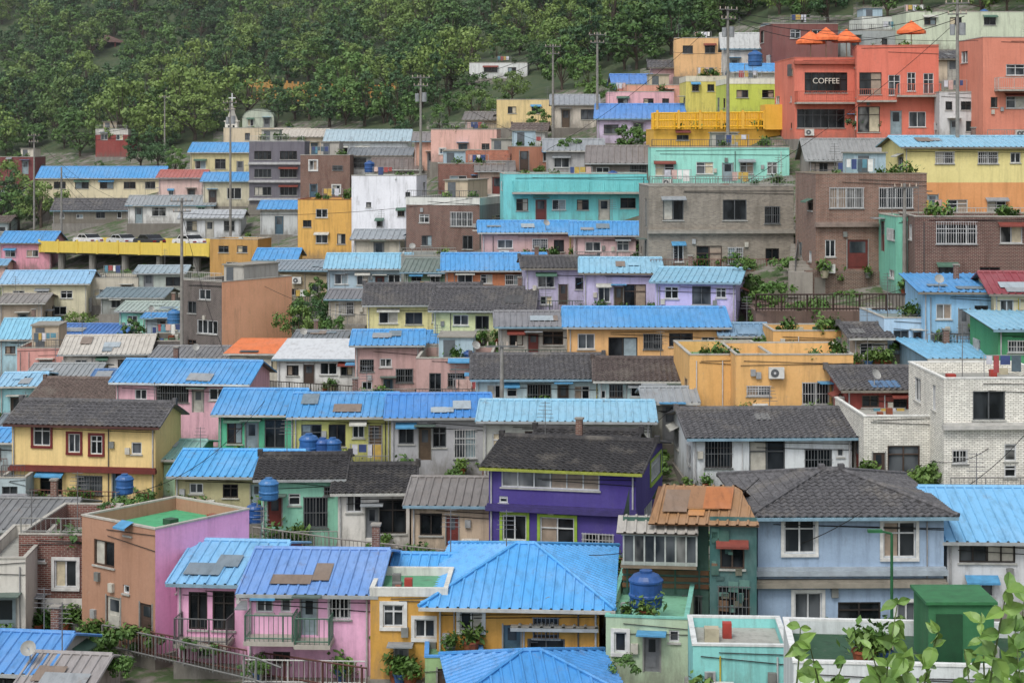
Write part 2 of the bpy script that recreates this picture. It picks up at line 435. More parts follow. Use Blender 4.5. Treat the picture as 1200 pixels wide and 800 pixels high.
    if roof=='flat':
        rm=plaster(rc or R.choice(['8f8f88','5f8f6a','9a9a92','7f8a84']))
        ph=par; t=.14; zr=top-ph
        RF.box(t,W-t,t,d-t,zr-.1,zr,rm)
        pc=plaster(parc,stain) if parc else wm
        for (a,b,c,dd) in ((0,W,0,t),(0,W,d-t,d),(0,t,t,d-t),(W-t,W,t,d-t)):
            RF.box(a-.03 if a==0 else a+.0,b+.03 if b==W else b,c-.03 if c==0 else c,dd+.03 if dd==d else dd,top+.002,top+.07,plaster(cap or parc or 'a8a49a'))
            RF.box(a+.004,b-.004,c+.004,dd-.004,zr,top,pc)
        if parc: RF.box(-.025,W+.025,-.028,-.002,zr,top,pc); RF.box(W+.002,W+.028,0,d,zr,top,pc); RF.box(-.028,-.002,0,d,zr,top,pc)
        if ex and R.random()<.2 and W>2.5:
            inst('water_tank',R.choice(TM),e.matrix_basis@Vector((R.uniform(.8,W-.8),R.uniform(1.2,d-.9),zr)),R.uniform(.6,.9),R.random()*6)
        if ex and R.random()<.6: antenna(DT,R.uniform(.3,W-.3),d*.6,zr,R.uniform(2,3))
        if ex and R.random()<.5: railing(DT,[(.07,.07,top+.07),(W-.07,.07,top+.07)],.6,R.choice(['8a8a86','5a5a5a','b8b8b4']),.2)
        if ex and R.random()<.5 and W>4:
            a=R.uniform(.3,W-2.6); hh=R.uniform(1.6,2.1); c=plaster(R.choice(['a8a49c','b8a890','9fb4bf','c8c0b0'])); RF.box(a,a+2.2,d*.45,d-.4,zr+.002,zr+hh,c); RF.box(a-.1,a+2.3,d*.45-.15,d-.3,zr+hh+.002,zr+hh+.1,plaster('8a867c'))
            RF.box(a+.3,a+1.05,d*.45-.03,d*.45-.003,zr+.05,zr+hh-.15,flat('5a5f64'))
        if W>3 and R.random()<.7:
            if ex: laundry(DT,R.uniform(.3,W-2.5),R.uniform(.6,d-1),zr,2.0)
        if W>2.5:
            for _ in range(R.choice([2,4,6])):
                a=R.uniform(.4,W-.9); y_=R.uniform(.4,d-.9); s_=R.uniform(.2,.5); DT.box(a,a+s_,y_,y_+s_,zr+.002,zr+R.uniform(.2,.5),flat(R.choice(['8a4a30','6a6a66','3a5a8a','b0a890','2f4f3a','a03a30','c0c0b8'])))
    else:
        kd=kind or ('tile' if rc in (TL,BK) or (rc and rc.startswith('5')) else 'rib')
        rm=(tilem if kd=='tile' else roofm)(rc or BR)
        pcs=['8a8f92','6f7f88','9aa6ac',rc or BR,'7a6a5c'] if kd=='rib' else ['4a6f94','6a6a68','3a3a3a']
        if roof=='shed':
            run=d
            zr=(CZ-(vr-HZ)/F*(D+d))-zb if vr is not None else ze+.8
            rise=max(.35,zr-ze); k=rise/run
            up=Vector((0,run+2*ov,(run+2*ov)*k))
            n_=slope(RF,Vector((-ov,-ov,ze-ov*k+.05)),X,up,W+2*ov,0,0,rm,kd,far,under)
            patches(RF,Vector((-ov,-ov,ze-ov*k+.05)),X,up,n_,W+2*ov,0,pcs,R.choice([0,1,2]))
            for xx in (0,W): WM.face([(xx,0,ze),(xx,d,ze),(xx,d,ze+rise)],sm)
            WM.face([(0,d,ze),(W,d,ze),(W,d,ze+rise),(0,d,ze+rise)],wm)
        elif roof in('gable','hip'):
            run=d/2
            zr=(CZ-(vr-HZ)/F*(D+run))-zb if vr is not None else ze+1.0
            rise=min(max(.45,zr-ze),3.2); k=rise/run
            up=Vector((0,run+ov,(run+ov)*k)); z0=ze-ov*k+.05; L=W+2*ov
            hp=0 if roof=='gable' else min(run+ov,L*.45)
            n_=slope(RF,Vector((-ov,-ov,z0)),X,up,L,hp,hp,rm,kd,far,under)
            if not far: patches(RF,Vector((-ov,-ov,z0)),X,up,n_,L,hp,pcs,R.choice([0,0,1,2,3]) if kd=='rib' else R.choice([0,0,0,1]))
            slope(RF,Vector((-ov,d+ov,z0)),X,Vector((0,-up.y,up.z)),L,hp,hp,rm,kd,True,under)
            rz=z0+up.z
            cm=rm if kd=='rib' else tilem(rc)
            r=.09 if kd=='rib' else .15
            RF.tube((-ov+hp,run,rz+.03),(W+ov-hp,run,rz+.03),r,r,cm,8)
            if kd=='tile':
                for xx in (-ov+hp,W+ov-hp): RF.box(xx-.12,xx+.12,run-.16,run+.16,rz-.05,rz+.28,cm)
            if roof=='hip':
                Ld=d+2*ov; 
                slope(RF,Vector((-ov,-ov,z0)),Y,Vector((hp,0,up.z)),Ld,Ld/2,Ld/2,rm,kd,far,under)
                slope(RF,Vector((W+ov,-ov,z0)),Y,Vector((-hp,0,up.z)),Ld,Ld/2,Ld/2,rm,kd,far,under)
                for (a,b) in (((-ov,-ov),(-ov+hp,run)),((W+ov,-ov),(W+ov-hp,run)),((-ov,d+ov),(-ov+hp,run)),((W+ov,d+ov),(W+ov-hp,run))):
                    RF.tube((a[0],a[1],z0+.06),(b[0],b[1],rz+.04),r*.8,r*.8,cm,6)
            else:
                for xx in (0,W): WM.face([(xx,0,ze),(xx,d,ze),(xx,run,ze+rise)],sm)
                for xx in (-ov,W+ov):
                    for q in (0,1):
                        a=Vector((xx,-ov if q==0 else d+ov,z0)); b=Vector((xx,run,rz)); RF.tube(a,b,.06,.06,rm,5)
            if ex and R.random()<.45: antenna(DT,R.uniform(.5,max(.6,W-.5)),run,ze+rise-.2,R.uniform(1.3,2.2))
        elif roof=='vault':
            rm=roofm(rc); n=14; rr=W/2
            pts=[(rr-rr*math.cos(math.pi*i/n),rr*.6*math.sin(math.pi*i/n)) for i in range(n+1)]
            for a,b in zip(pts[:-1],pts[1:]): RF.face([(a[0],-.2,ze+a[1]),(b[0],-.2,ze+b[1]),(b[0],d,ze+b[1]),(a[0],d,ze+a[1])],rm)
            RF.face([(a[0],-.05,ze+a[1]) for a in pts],wm)
        if roof!='vault':
            fc=flat(trim or R.choice(['9a9e9e','7a98a8','7a746a','b0b0aa']))
            RF.box(-ov,W+ov,-ov-.09,-ov-.005,z0-.12 if roof!='shed' else ze-ov*k-.08,z0-.0 if roof!='shed' else ze-ov*k+.04,fc)
            if ex:
                for xx in ((.12,) if W<4 else (.12,W-.12)):
                    DT.tube((xx,-.08,0),(xx,-.08,ze-.1),.04,.04,flat('a8a8a8'),6)
    if balc:
        for (a,b,v) in balc:
            sa=max(0,s_of(a));sb=min(W+.6,s_of(b)); zz=fz(sa,v)-zb
            DT.box(sa,sb,-1.1,-.003,zz-.16,zz,plaster('a09a90'))
            railing(DT,[(sa+.05,-.02,zz),(sa+.05,-1.05,zz),(sb-.05,-1.05,zz),(sb-.05,-.02,zz)],.95,bc)
    if not far:
        for _ in range(R.choice([0,1,1,2])):
            x=R.uniform(.3,max(.4,W-1.2)); z=R.choice([.3,.3,top-1.2])
            if z<0 or x+.9>W: continue
            if all(x+.85<H[0]-.05 or x-.05>H[1] or z+.6<H[2] or z-.1>H[3] for H in hol): ac_unit(DT,o,X,-Y,x,z)
        for _ in range(2):
            x=R.uniform(.2,W-.2)
            if all(x<H[0]-.15 or x>H[1]+.15 for H in hol): DT.tube((x,-.06,0),(x,-.06,top-.3),.03,.03,flat(R.choice(['b8a83a','8a8a8a','c0c0c0','4a4a4a'])),5)
        for _ in range(2):
            zz=top-R.uniform(.15,.6); xa=R.uniform(0,W*.4); DT.tube((xa,-.035,zz),(W,-.035,zz-R.uniform(-.15,.3)),.016,.016,flat('1a1a1a'),4)
        if R.random()<.7:
            for _ in range(3):
                x=R.uniform(.2,W-.5); z=R.uniform(.8,max(.9,top-1))
                if all(x+.3<H[0] or x>H[1] or z+.35<H[2] or z>H[3] for H in hol): DT.box(x,x+.26,-.14,-.003,z,z+.35,flat(R.choice(['9a9c9c','7a7c78','b8b4a8'])))
        if ex:
            if R.random()<.09: inst('satellite_dish',DM,e.matrix_basis@Vector((R.uniform(.3,W-.3),.3,top-.1 if roof!='flat' else top)),1,R.uniform(-.4,.4))
            if roof!='flat' and roof!='vault' and R.random()<.2:
                x=R.uniform(.5,max(.6,W-.5)); DT.box(x,x+.3,d*.7,d*.7+.3,ze,ze+rise+.7,brick('6a4438')); DT.box(x-.05,x+.35,d*.7-.05,d*.7+.35,ze+rise+.7,ze+rise+.78,plaster('8a857c'))
            if R.random()<.5:
                railing(DT,[(.05,-1.0,0),(W-.05,-1.0,0)],.9,R.choice(['8a8a86','5a5a5a','4a5a50','6a3f34','b8b8b4']),.2); DT.box(0,W,-1.15,-.13,-3,-.004,fm)
                if W>3 and R.random()<.4: laundry(DT,R.uniform(.2,W-2),-.7,0,1.7)
    WM.obj('walls',e);WN.obj('windows',e);RF.obj('roof',e);DT.obj('details',e)
    e['W']=W;e['d']=d;e['top']=ze;e['roofz']=(ze-par) if roof=='flat' else -1.0
    ALLH.append(e); return e

# ============================================================ HOUSES
h('red_brick_house',0,40,184,225,'flat',None,'743636')
h('red_brick_house',112,150,152,184,'flat',None,'8a3a34',parc='c8c4bc',par=.8,w="w 122 160 8 8,w 140 160 8 8")
h('cream_house',45,190,208,238,'gable',196,'d6caa8',BR,w="d 70 217 14 8,d 96 217 16 8,d 125 217 16 8,d 152 217 14 8,d 176 217 12 8",yaw=2)
h('brick_house',186,238,208,240,'gable',200,'d2b4ac','a85a50')
h('cream_house',238,310,212,242,'gable',203,'c9c2a8',BR)
h('yellow_house',223,293,178,206,'gable',168,'cbbf90',BR)
h('dark_tile_house',62,150,246,262,'gable',234,'7a7468',TL)
h('white_house',150,250,240,262,'gable',230,'d5d5d2','8f9496')
h('white_house',212,282,255,280,'gable',247,'c9ccce','a9adb0')
h('grey_apartment_block',292,357,166,240,'flat',None,'6a6770',par=.3,cap='b8b8b8',w="d 308 182 20 10,d 338 182 20 10,d 308 203 20 10,d 338 203 20 10,d 308 224 20 10,d 338 224 20 10",ledge=[(192,'b0b0b0'),(213,'b0b0b0'),(234,'b0b0b0')])
h('brown_brick_house',352,410,182,236,'flat',None,'6e4538',br=True)
h('stone_church',262,364,150,178,'flat',None,'cdbb9c',w="d 290 160 6 8,d 310 160 6 8,d 330 160 6 8,d 348 160 6 8",ex=False)
h('vault_roof_hall',284,321,138,154,'vault',None,'b4bcaa','9fb0a0',ex=False)
h('beige_house',320,380,160,185,'gable',152,'c8b8a0','b8b0a4')
h('white_house',382,478,165,197,'gable',153,'d5dada','9fb4bd',w="d 400 178 14 10,d 425 178 14 10,d 452 178 18 10")
h('grey_house',410,480,182,206,'gable',174,'a9abac','6f7478')
h('brown_tile_house',438,492,198,220,'gable',186,'a49a90','6d625c')
h('white_house',412,488,206,296,'flat',None,'dedfe4',yaw=-6,w="d 432 240 6 6,d 470 250 8 7,d 445 262 7 7,d 478 228 6 6,d 428 278 8 8",par=.7)
h('mustard_house',349,412,234,303,'flat',None,'d6a550',yaw=-4,w="w 377 250 14 10,d 360 262 10 8,w 377 280 14 10,d 400 280 10 12",cap='8a4a30')
h('pink_house',505,582,152,190,'flat',None,'d8ab9e',par=.6)
h('peach_house',486,525,165,200,'gable',156,'c89a86','7f7a78')
h('grey_tile_house',545,600,140,158,'gable',132,'b8a890','6f6a66')
h('orange_brick_house',520,645,176,205,'flat',None,'b8694c',br=True,par=.9,w="")
h('brick_house',514,592,192,240,'flat',None,'7c4134',br=True,yaw=3,w="w 537 215 20 18,w 568 215 20 18",par=.6)
h('brick_house',476,562,232,296,'flat',None,'623b33',br=True,ur=606,yaw=-16,side='8c8c8c',par=.6,parc='cfcfc8',w="b 541 257 26 17,w 497 256 12 10,d 500 282 12 12,d 548 284 12 16",wr="w 582 258 10 12",D=168)
h('cream_house',582,646,117,150,'flat',None,'d8c088',w="d 600 129 10 8,d 628 129 10 8",par=.5)
h('white_hillside_house',550,618,74,92,'flat',None,'d2d4d2',D=335,w="d 575 82 16 6,d 600 82 10 6")
h('pale_house',648,700,122,150,'gable',112,'c4bcae','8a8f94')
h('pink_house',712,790,108,150,'flat',None,'dba8ae',w="d 730 120 12 9,d 760 120 12 9,d 780 120 8 9")
h('pink_house',720,765,98,125,'gable',88,'d8988c','4f7fc0')
h('blue_roof_house',700,800,138,168,'gable',123,'c4b4cc','4f84c4')
h('grey_house',640,705,176,208,'gable',164,'a8a8a8','8b9094')
h('grey_tile_house',690,765,190,214,'gable',172,'6f6862','77716e')
h('brown_house',600,660,172,200,'flat',None,'a06a52')
h('cream_house',790,852,45,90,'flat',None,'d8ab76',w="d 806 58 12 9,d 832 58 12 9")
h('white_house',848,905,56,92,'gable',40,'cfcac2','b2b4b2')
h('maroon_house',905,982,28,88,'flat',None,'7a4a44',yaw=4,w="w 932 40 12 10,w 958 40 12 10")
h('blue_roof_house',860,940,84,104,'gable',76,'c8c4b8',BR)
h('coral_house',735,800,100,128,'flat',None,'d49a84')
h('yellow_house',804,852,90,138,'flat',None,'cfc25c',w="d 815 103 8 8,d 833 103 8 8",par=.5,parc='cfc8b0')
h('lime_house',852,926,93,138,'flat',None,'bcc84c',yaw=3,w="d 870 110 14 9,d 900 110 14 9",parc='d8d8c8')
h('grey_house',985,1085,36,66,'flat',None,'9aa0a0')
h('pale_green_house',1062,1200,14,58,'flat',None,'bfc8b0',w="d 1090 25 14 9,d 1120 25 14 9,d 1160 25 14 9")
h('white_house',1010,1062,20,42,'flat',None,'c9ccc4')
h('cream_house',880,930,42,66,'flat',None,'cbb9a0')
# --- upper right
h('coffee_shop',931,1004,68,163,'flat',None,'d4745f',yaw=3,d=9,stain=.6,w="k 968 97 50 24,k 962 139 56 22",par=.9,balc=[(931,1004,120)],bc='b8604c',cap='c8705c',ex=False,ledge=[(74,'a85a48')])
h('coffee_shop_annex',1004,1100,54,163,'flat',None,'d4705a',yaw=-8,d=8,stain=.6,w="k 1020 98 26 26,G 1048 100 14 24,k 1018 140 26 30,D 1050 144 12 28,w 1068 96 10 22,G 1088 98 12 24,w 1075 140 20 18",par=1.0,balc=[(1050,1102,112),(1004,1050,118)],bc='c87460',cap='c8705c',rc='a86048',ex=False)
h('white_narrow_house',1101,1152,108,165,'flat',None,'bfc0c0',w="d 1112 124 8 10,d 1132 124 12 10,D 1118 150 9 18,d 1137 148 10 12")
h('coral_house',1152,1235,44,165,'flat',None,'d08068',yaw=4,stain=.6,w="w 1190 82 22 13,w 1190 120 22 14,d 1165 120 8 12",par=.9,balc=[(1165,1235,105)],bc='b8b0a8')
h('grey_roof_house',948,1045,186,212,'gable',164,'9a9088','8b8d8c',w="d 965 196 10 10,d 1000 196 14 10,d 1025 196 10 10")
h('yellow_terrace_house',766,924,152,178,'flat',None,'d8a838',yaw=2,par=.5,w="d 800 160 14 9,d 850 160 14 9",stain=.5,ex=False,cap='e0b440')
h('mint_house',763,925,173,222,'flat',None,'8fd2c2',yaw=-2,stain=.8,w="w 779 199 22 14,w 826 197 20 14,D 853 202 12 22,w 875 197 16 14,w 905 197 12 14",par=.4)
h('turquoise_house',590,758,204,266,'flat',None,'6cc4c6',yaw=3,stain=.8,rc='5fb0b0',w="d 612 240 14 14,D 634 246 12 24,w 655 240 16 12,d 683 240 14 12,D 708 246 12 24,d 736 238 18 12",par=.9,balc=[(600,758,225)],bc='6cc4c6')
h('stone_brick_house',760,930,218,318,'flat',None,'847c70',br=True,yaw=2,w="d 789 246 24 24,d 861 246 28 24,g 905 252 18 20,w 795 297 12 20,d 831 302 30 28,b 862 300 18 20,d 905 300 16 18",par=.35,cap='a8a49a',ledge=[(272,'8f8a80')])
h('brick_house',956,1086,204,325,'flat',None,'7e5a4b',br=True,yaw=3,w="b 992 232 40 24,b 1050 232 40 24,w 973 291 12 20,D 1005 298 24 34,g 1050 293 26 22",par=.5,cap='8a7a6a',ledge=[(264,'8a7a70')])
h('cream_orange_house',1060,1240,172,258,'gable',161,'ddd08a',BL,yaw=2,band=(214,'d8965c'),w="b 1107 185 22 14,b 1158 185 24 14,w 1190 185 12 12,w 1122 242 24 16,w 1168 243 22 15,D 1093 240 12 24",d=7,stain=.7)
h('maroon_house',1072,1240,254,345,'flat',None,'5c352f',yaw=-3,br=True,w="b 1121 273 48 26,w 1185 275 26 20,d 1110 320 20 16,d 1160 322 24 18",par=.5)
h('teal_house',1050,1071,254,345,'flat',None,'6fb8a0',w="",d=5)
h('beige_house',1165,1240,343,400,'gable',320,'cbbf9c','8a3a42',w="w 1180 358 16 14,D 1195 362 14 26")
h('light_blue_house',1082,1166,342,408,'shed',322,'8cbbdc','4a94cc',w="w 1106 365 18 18,D 1130 378 12 32,d 1150 365 16 14",yaw=-3,balc=[(1090,1166,408)],bc='5a5a5a')
h('pale_blue_house',1036,1085,373,415,'flat',None,'a8c4da',w="d 1056 398 18 22,D 1075 400 8 22",par=.3)
h('green_house',1170,1240,386,455,'shed',372,'3f9060',BL,w="b 1192 406 22 14,b 1192 437 22 14",stain=.7)
h('pale_blue_house',1092,1165,420,455,'shed',405,'8db0c4','78b2d2',w="w 1110 432 16 12,w 1140 432 16 12")
# --- mid row
h('pink_house',565,675,272,306,'gable',260,'bf9c98',BR,yaw=2,w="w 592 286 18 10,b 633 286 18 12,d 655 288 12 14")
h('pink_house',672,765,275,308,'gable',261,'cdaeae',BR,yaw=-2,w="w 695 289 18 11,w 730 288 14 12,d 750 289 10 14")
h('light_blue_house',384,478,314,356,'gable',298,'9fb4bf',BL,yaw=1,w="w 400 327 16 12,w 425 328 14 12,D 445 335 10 22,w 462 328 14 12")
h('green_house',474,525,318,350,'gable',304,'6f8a72','66736c',w="d 488 328 12 10,w 510 328 12 10")
h('orange_brick_house',522,638,316,352,'gable',298,'b9744e',BR,yaw=2,w="w 545 327 18 11,w 570 327 14 11,b 602 328 20 12,d 625 328 10 12")
h('lilac_house',616,700,314,366,'gable',302,'b0aac4',TL,yaw=2,w="w 640 330 20 14,D 660 345 10 24,d 682 332 16 14,w 640 352 14 10")
h('lilac_house',684,772,319,368,'gable',303,'bbb4d6',BL,yaw=-2,w="d 744 346 26 26,w 708 345 14 18,D 725 350 10 28,w 760 335 10 12")
h('lilac_house',768,862,330,392,'gable',315,'b9b0d8',BL,yaw=-10,ur=886,w="w 787 343 16 14,d 822 346 22 22,w 845 343 12 12,d 787 372 18 14,D 808 374 11 26,w 838 372 16 14")
h('grey_house',470,535,300,330,'flat',None,'8a8f8c')
h('tan_house',320,385,316,358,'gable',306,'a39478','7f8a92')
h('yellow_house',300,345,304,345,'gable',292,'c9a03c',BR)
h('ochre_house',246,302,280,330,'flat',None,'b58a48',yaw=-14,ur=318,par=.4,w="d 262 292 12 8,d 284 292 12 8,w 272 312 14 10",ex=False)
h('brick_house',214,260,328,425,'flat',None,'4b4344',br=True,yaw=-35,ur=342,side='eeb088',stain=.6,w="w 243 383 24 16,d 225 360 10 14,w 240 345 14 12,d 225 405 10 14",wr="",par=.6)
h('yellow_tile_house',430,560,356,402,'gable',334,'cfc88e',TL,yaw=2,w="w 455 372 22 14,d 485 373 20 14,w 515 372 18 12,d 540 373 14 16",ex=True)
h('cream_tile_house',508,622,362,402,'gable',338,'c6cc96',TL,yaw=-4,w="w 540 375 18 12,d 565 378 16 16,w 595 374 18 12")
h('grey_house',585,668,382,424,'gable',366,'a8a49c','77777a',yaw=1,w="d 605 398 16 14,D 625 402 12 22,d 648 396 24 16")
h('orange_house',666,850,382,440,'gable',361,'d4a468',BR,yaw=-1,w="w 687 400 20 18,d 730 408 34 26,g 765 400 22 18,d 798 398 28 16,w 830 402 16 14,D 712 412 10 26",d=7,stain=.8)
h('mint_house',848,895,392,415,'gable',386,'9fc0a8','6f8fa8')
# --- y 385-480
h('white_house',325,418,420,458,'shed',398,'d6d6d2','c9ccce',yaw=-2,w="d 343 434 14 12,D 362 438 12 22,w 385 432 20 14,d 406 434 14 12",kind='plain')
h('mauve_house',416,492,404,470,'gable',388,'b5938e',BR,yaw=2,w="g 430 428 16 14,w 452 425 14 10,g 474 440 20 16,w 430 452 12 10,D 455 455 10 22")
h('mauve_house',488,575,420,470,'flat',None,'b8958f',yaw=-2,w="d 510 448 14 22,g 535 445 20 16,w 558 445 12 14,d 540 428 24 8",par=.6)
h('blue_roof_house',470,550,402,430,'gable',390,'b09084','4a90c8')
h('pale_blue_tile_house',558,705,443,486,'gable',417,'b9cdd2',TL,yaw=1,w="w 580 459 18 16,w 600 459 12 12,g 632 462 28 24,D 660 465 12 28,w 682 460 18 16",d=7)
h('pale_blue_tile_house',702,815,445,486,'gable',421,'b4cacb','4a3f3b',yaw=-2,w="g 722 458 16 16,w 745 459 12 12,d 768 458 28 16,D 792 466 12 28,w 706 462 8 10",d=7,kind='tile')
h('orange_house',808,905,416,492,'flat',None,'d8a862',yaw=2,d=7,w="",par=.6,stain=.8,ex=False)
h('orange_house',862,1000,416,492,'flat',None,'dbaa66',yaw=1,d=6,w="b 889 458 28 12,b 956 461 32 26",par=.7,stain=.8,ex=False)
h('orange_house',906,998,388,420,'flat',None,'d5a35e',yaw=1,d=4,w="",par=.5,stain=.8,ex=False)
h('red_house',992,1092,456,510,'gable',432,'8a3c34',TL,yaw=2,w="d 1020 470 20 14,d 1055 472 16 14",d=7)
h('white_tile_house',812,998,512,572,'gable',481,'cfd4d6',TL,yaw=2,w="g 842 531 32 34,k 899 536 42 40,g 959 538 32 24,w 985 530 8 10",D=92,d=7.5)
h('white_brick_house',1012,1108,488,566,'flat',None,'d6d4ca',br=True,yaw=2,w="d 1059 538 38 32,w 1100 532 18 20,D 1030 545 14 30",par=.5,cap='d8d8d2',ex=False)
h('white_brick_house',1106,1240,444,578,'flat',None,'dcdad0',br=True,yaw=2,w="k 1159 475 38 34,w 1184 530 14 20,w 1184 552 14 14,b 1125 535 18 16",par=.5,D=91.5,cap='d8d8d2',ledge=[(500,'b8b6b0')])
# --- left mid
h('pink_house',0,60,284,316,'gable',272,'d391a0',BR,w="w 12 297 12 8,w 38 297 14 8")
h('white_house',2,102,332,378,'gable',318,'cfc8aa','88b2d0',yaw=3,w="w 22 345 14 9,w 50 345 14 9,w 78 345 14 9,d 30 364 12 10,w 70 364 16 10")
h('grey_house',104,162,326,358,'flat',None,'b9b2a2')
h('dark_house',118,190,348,368,'gable',338,'8f9490','66787f')
h('tan_house',0,50,355,392,'gable',345,'9f9080','7f7a74')
h('mint_house',140,208,364,400,'gable',354,'86c8b2','9aa8a0',w="w 155 375 12 10,D 175 380 8 20,w 192 375 12 10")
h('blue_roof_house',62,142,392,420,'gable',380,'b4a898','3f70b0')
h('pale_blue_house',0,58,396,440,'gable',374,'9cc0cc','7fb8d0',w="d 12 410 12 9,w 40 410 14 9,D 25 422 8 16")
h('pink_house',20,82,408,452,'flat',None,'c99088')
h('white_house',74,172,414,452,'gable',394,'d4cec6','b9b4aa',w="w 95 426 14 9,w 120 426 10 9,d 145 426 14 10")
h('cyan_house',0,42,452,500,'gable',438,'8ec0c8','88b8d4')
h('tan_house',35,110,440,480,'gable',428,'b9a88c','8a8f90')
h('ochre_house',40,136,466,502,'gable',444,'b4924e','5d4f48')
h('grey_house',108,165,448,482,'gable',434,'9aa4a0','3f6ea0')
h('orange_roof_house',268,345,414,446,'shed',398,'cfcabc','e0763a',yaw=-2,w="w 290 426 12 10,d 325 428 14 12",kind='plain')
h('grey_house',170,216,400,432,'flat',None,'66605c',w="")
h('dark_house',180,268,418,446,'gable',408,'8f8a84','77787a')
h('pink_house',136,288,446,520,'gable',422,'d3a4b0',BR,yaw=-7,ur=316,w="g 202 460 38 22,w 165 462 14 12,D 232 470 12 26,w 255 462 20 14",trim='c0c8cc',d=8)
# --- centre row
h('green_house',256,345,484,545,'gable',457,'4fb088',BR,yaw=-2,w="d 275 507 18 26,D 295 512 14 34,k 322 508 24 34",D=103,stain=.8)
h('yellow_green_house',344,458,487,550,'gable',462,'bcbc6c',BR,yaw=1,w="k 365 512 24 30,d 395 510 20 26,w 420 505 14 16,D 440 516 14 36",D=101,stain=.8)
h('grey_house',458,570,488,556,'gable',463,'a3a3a6','3f84c8',yaw=2,w="d 476 510 18 20,D 498 520 14 38,k 515 512 16 24,b 545 520 26 34",D=99)
h('grey_house',566,762,492,566,'gable',470,'a7a9a0',BL,yaw=-2,w="w 590 520 26 26,d 625 515 20 20,w 700 515 20 14",D=97)
h('yellow_tile_house',14,182,494,588,'gable',470,'dcc080',TL,yaw=-8,ur=212,w="r 49 508 20 28,r 87 519 14 22,r 113 521 14 22,d 60 568 26 22,g 105 568 30 22,D 140 568 16 34,w 160 525 12 14",D=101,trim='4a2a24',stain=.7,ledge=[(548,'6a2a24')])
h('green_yellow_house',140,222,536,580,'gable',516,'9cc09c','86b0a8',yaw=-4,w="w 160 552 14 12,d 185 552 14 14,w 205 550 10 10")
h('tan_house',205,338,556,605,'gable',528,'a8a27a','4a9fd6',yaw=-3,w="w 230 572 16 12,d 270 575 18 16,D 300 580 12 26",D=93)
h('cyan_house',0,30,560,605,'flat',None,'a9b8bc')
h('mint_house',306,398,560,640,'gable',534,'86c4aa',BK,yaw=2,w="D 322 600 16 34,g 370 600 28 36,w 345 585 14 14,g 385 575 10 10",D=88,stain=.8)
h('white_house',396,480,576,642,'gable',546,'d2cfc8',BK,yaw=2,w="w 415 590 18 20,k 460 605 32 40,D 436 612 14 36",D=87)
h('beige_house',482,573,590,652,'gable',560,'b8a48c','77726e',yaw=-3,w="k 505 614 26 26,D 530 622 14 34,k 550 616 28 26",D=86)
h('purple_house',573,745,546,664,'gable',512,'40327e',BK,yaw=-13,ur=782,stain=.4,w="w 645 559 115 27,y 603 618 28 30,y 653 626 40 40,b 701 632 36 14,w 590 585 10 8",wr="y 768 548 12 24,w 760 600 10 20",D=86,trim='8f963a',ledge=[(594,'3a3068')])
h('black_roof_room',625,735,528,552,'gable',503,'3a3068',BK,yaw=-13,D=87.5,d=4,w="",wr="",wl="",ex=False)
# left lower
h('pink_brown_house',96,182,604,746,'flat',None,'a47a60',yaw=-38,ur=292,side='e6a2cc',w="d 122 648 24 30,w 150 620 8 14,D 133 718 16 38,D 171 724 14 34,w 148 690 7 10",wr="w 208 690 4 8",D=77,par=.5,rc='3f9a68',stain=.6,parc=None,ex=False)
h('maroon_brick_house',22,96,626,738,'flat',None,'6a3a32',br=True,yaw=-3,w="B 77 672 26 32,w 45 650 16 16,D 40 718 16 34",D=80,par=1.0,band=(700,'d0ccc4'))
h('grey_tile_house',-20,64,618,668,'gable',585,'b4b6b8','6f7070',yaw=-3,D=92)
h('cream_house',-25,30,655,760,'flat',None,'c8c4ba',D=84)
h('pink_house',208,306,680,775,'gable',634,'e0a4c4','76b0d8',yaw=-6,d=7,D=74,w="k 232 715 22 44,k 262 715 26 46,B 292 692 22 22,d 240 762 14 12",balc=[(212,275,745)],bc='5a5a5a',stain=.7)
h('pink_house',290,434,692,792,'gable',644,'e0a8c8','6892cc',yaw=-3,d=8,D=73,w="w 310 708 20 18,b 398 712 26 26,D 362 722 18 44,w 335 708 12 18,d 330 770 20 14",balc=[(292,350,742),(350,392,746)],bc='4a6a5a',stain=.7)
h('mustard_house',512,702,704,795,'hip',637,'bf8c34','4a9fdc',yaw=-4,d=9.5,D=73.5,w="B 552 722 26 32,g 640 735 30 24,k 640 765 44 34,D 600 752 20 40",stain=.9,ov=.6)
h('mustard_lean_to',462,545,690,760,'gable',650,'bf8c34','4a9fdc',yaw=-4,d=5,D=76,w="",stain=.9)
h('mustard_annex',434,524,690,795,'flat',None,'c2923a',yaw=-2,d=3.4,D=71,w="B 461 721 24 26,B 498 736 24 22,D 470 775 14 34",par=.25,parc='c8c8c0',stain=.9,rc='4f8f6a',ex=False)
h('tin_awning_shed',610,690,732,795,'shed',708,'b88434','c4c4be',yaw=-3,d=3,D=69.5,w="k 645 758 50 30",kind='rib')
h('pale_green_house',710,806,722,800,'flat',None,'a4b89a',yaw=-8,ur=822,w="B 727 752 14 24,D 764 766 18 42,w 790 745 12 14",D=66,par=.4,stain=.9,rc='6fa88a',cap='6fb0a0',ex=False)
h('green_house',498,566,770,812,'flat',None,'8fb07a',yaw=2,d=3.5,D=66,w="D 520 800 14 34,w 548 790 12 10",cap='4a8fd0',par=.2,ex=False)
h('blue_roof_house',545,720,815,850,'hip',766,'b0a088','3f8ccc',yaw=6,d=8,D=61,ov=.5)
h('blue_roof_house',-40,48,782,830,'gable',740,'b0b0a8','4488c8',yaw=-8,d=6,D=68)
h('grey_roof_house',30,100,800,840,'gable',766,'a89890','8f8a88',yaw=-8,D=65)
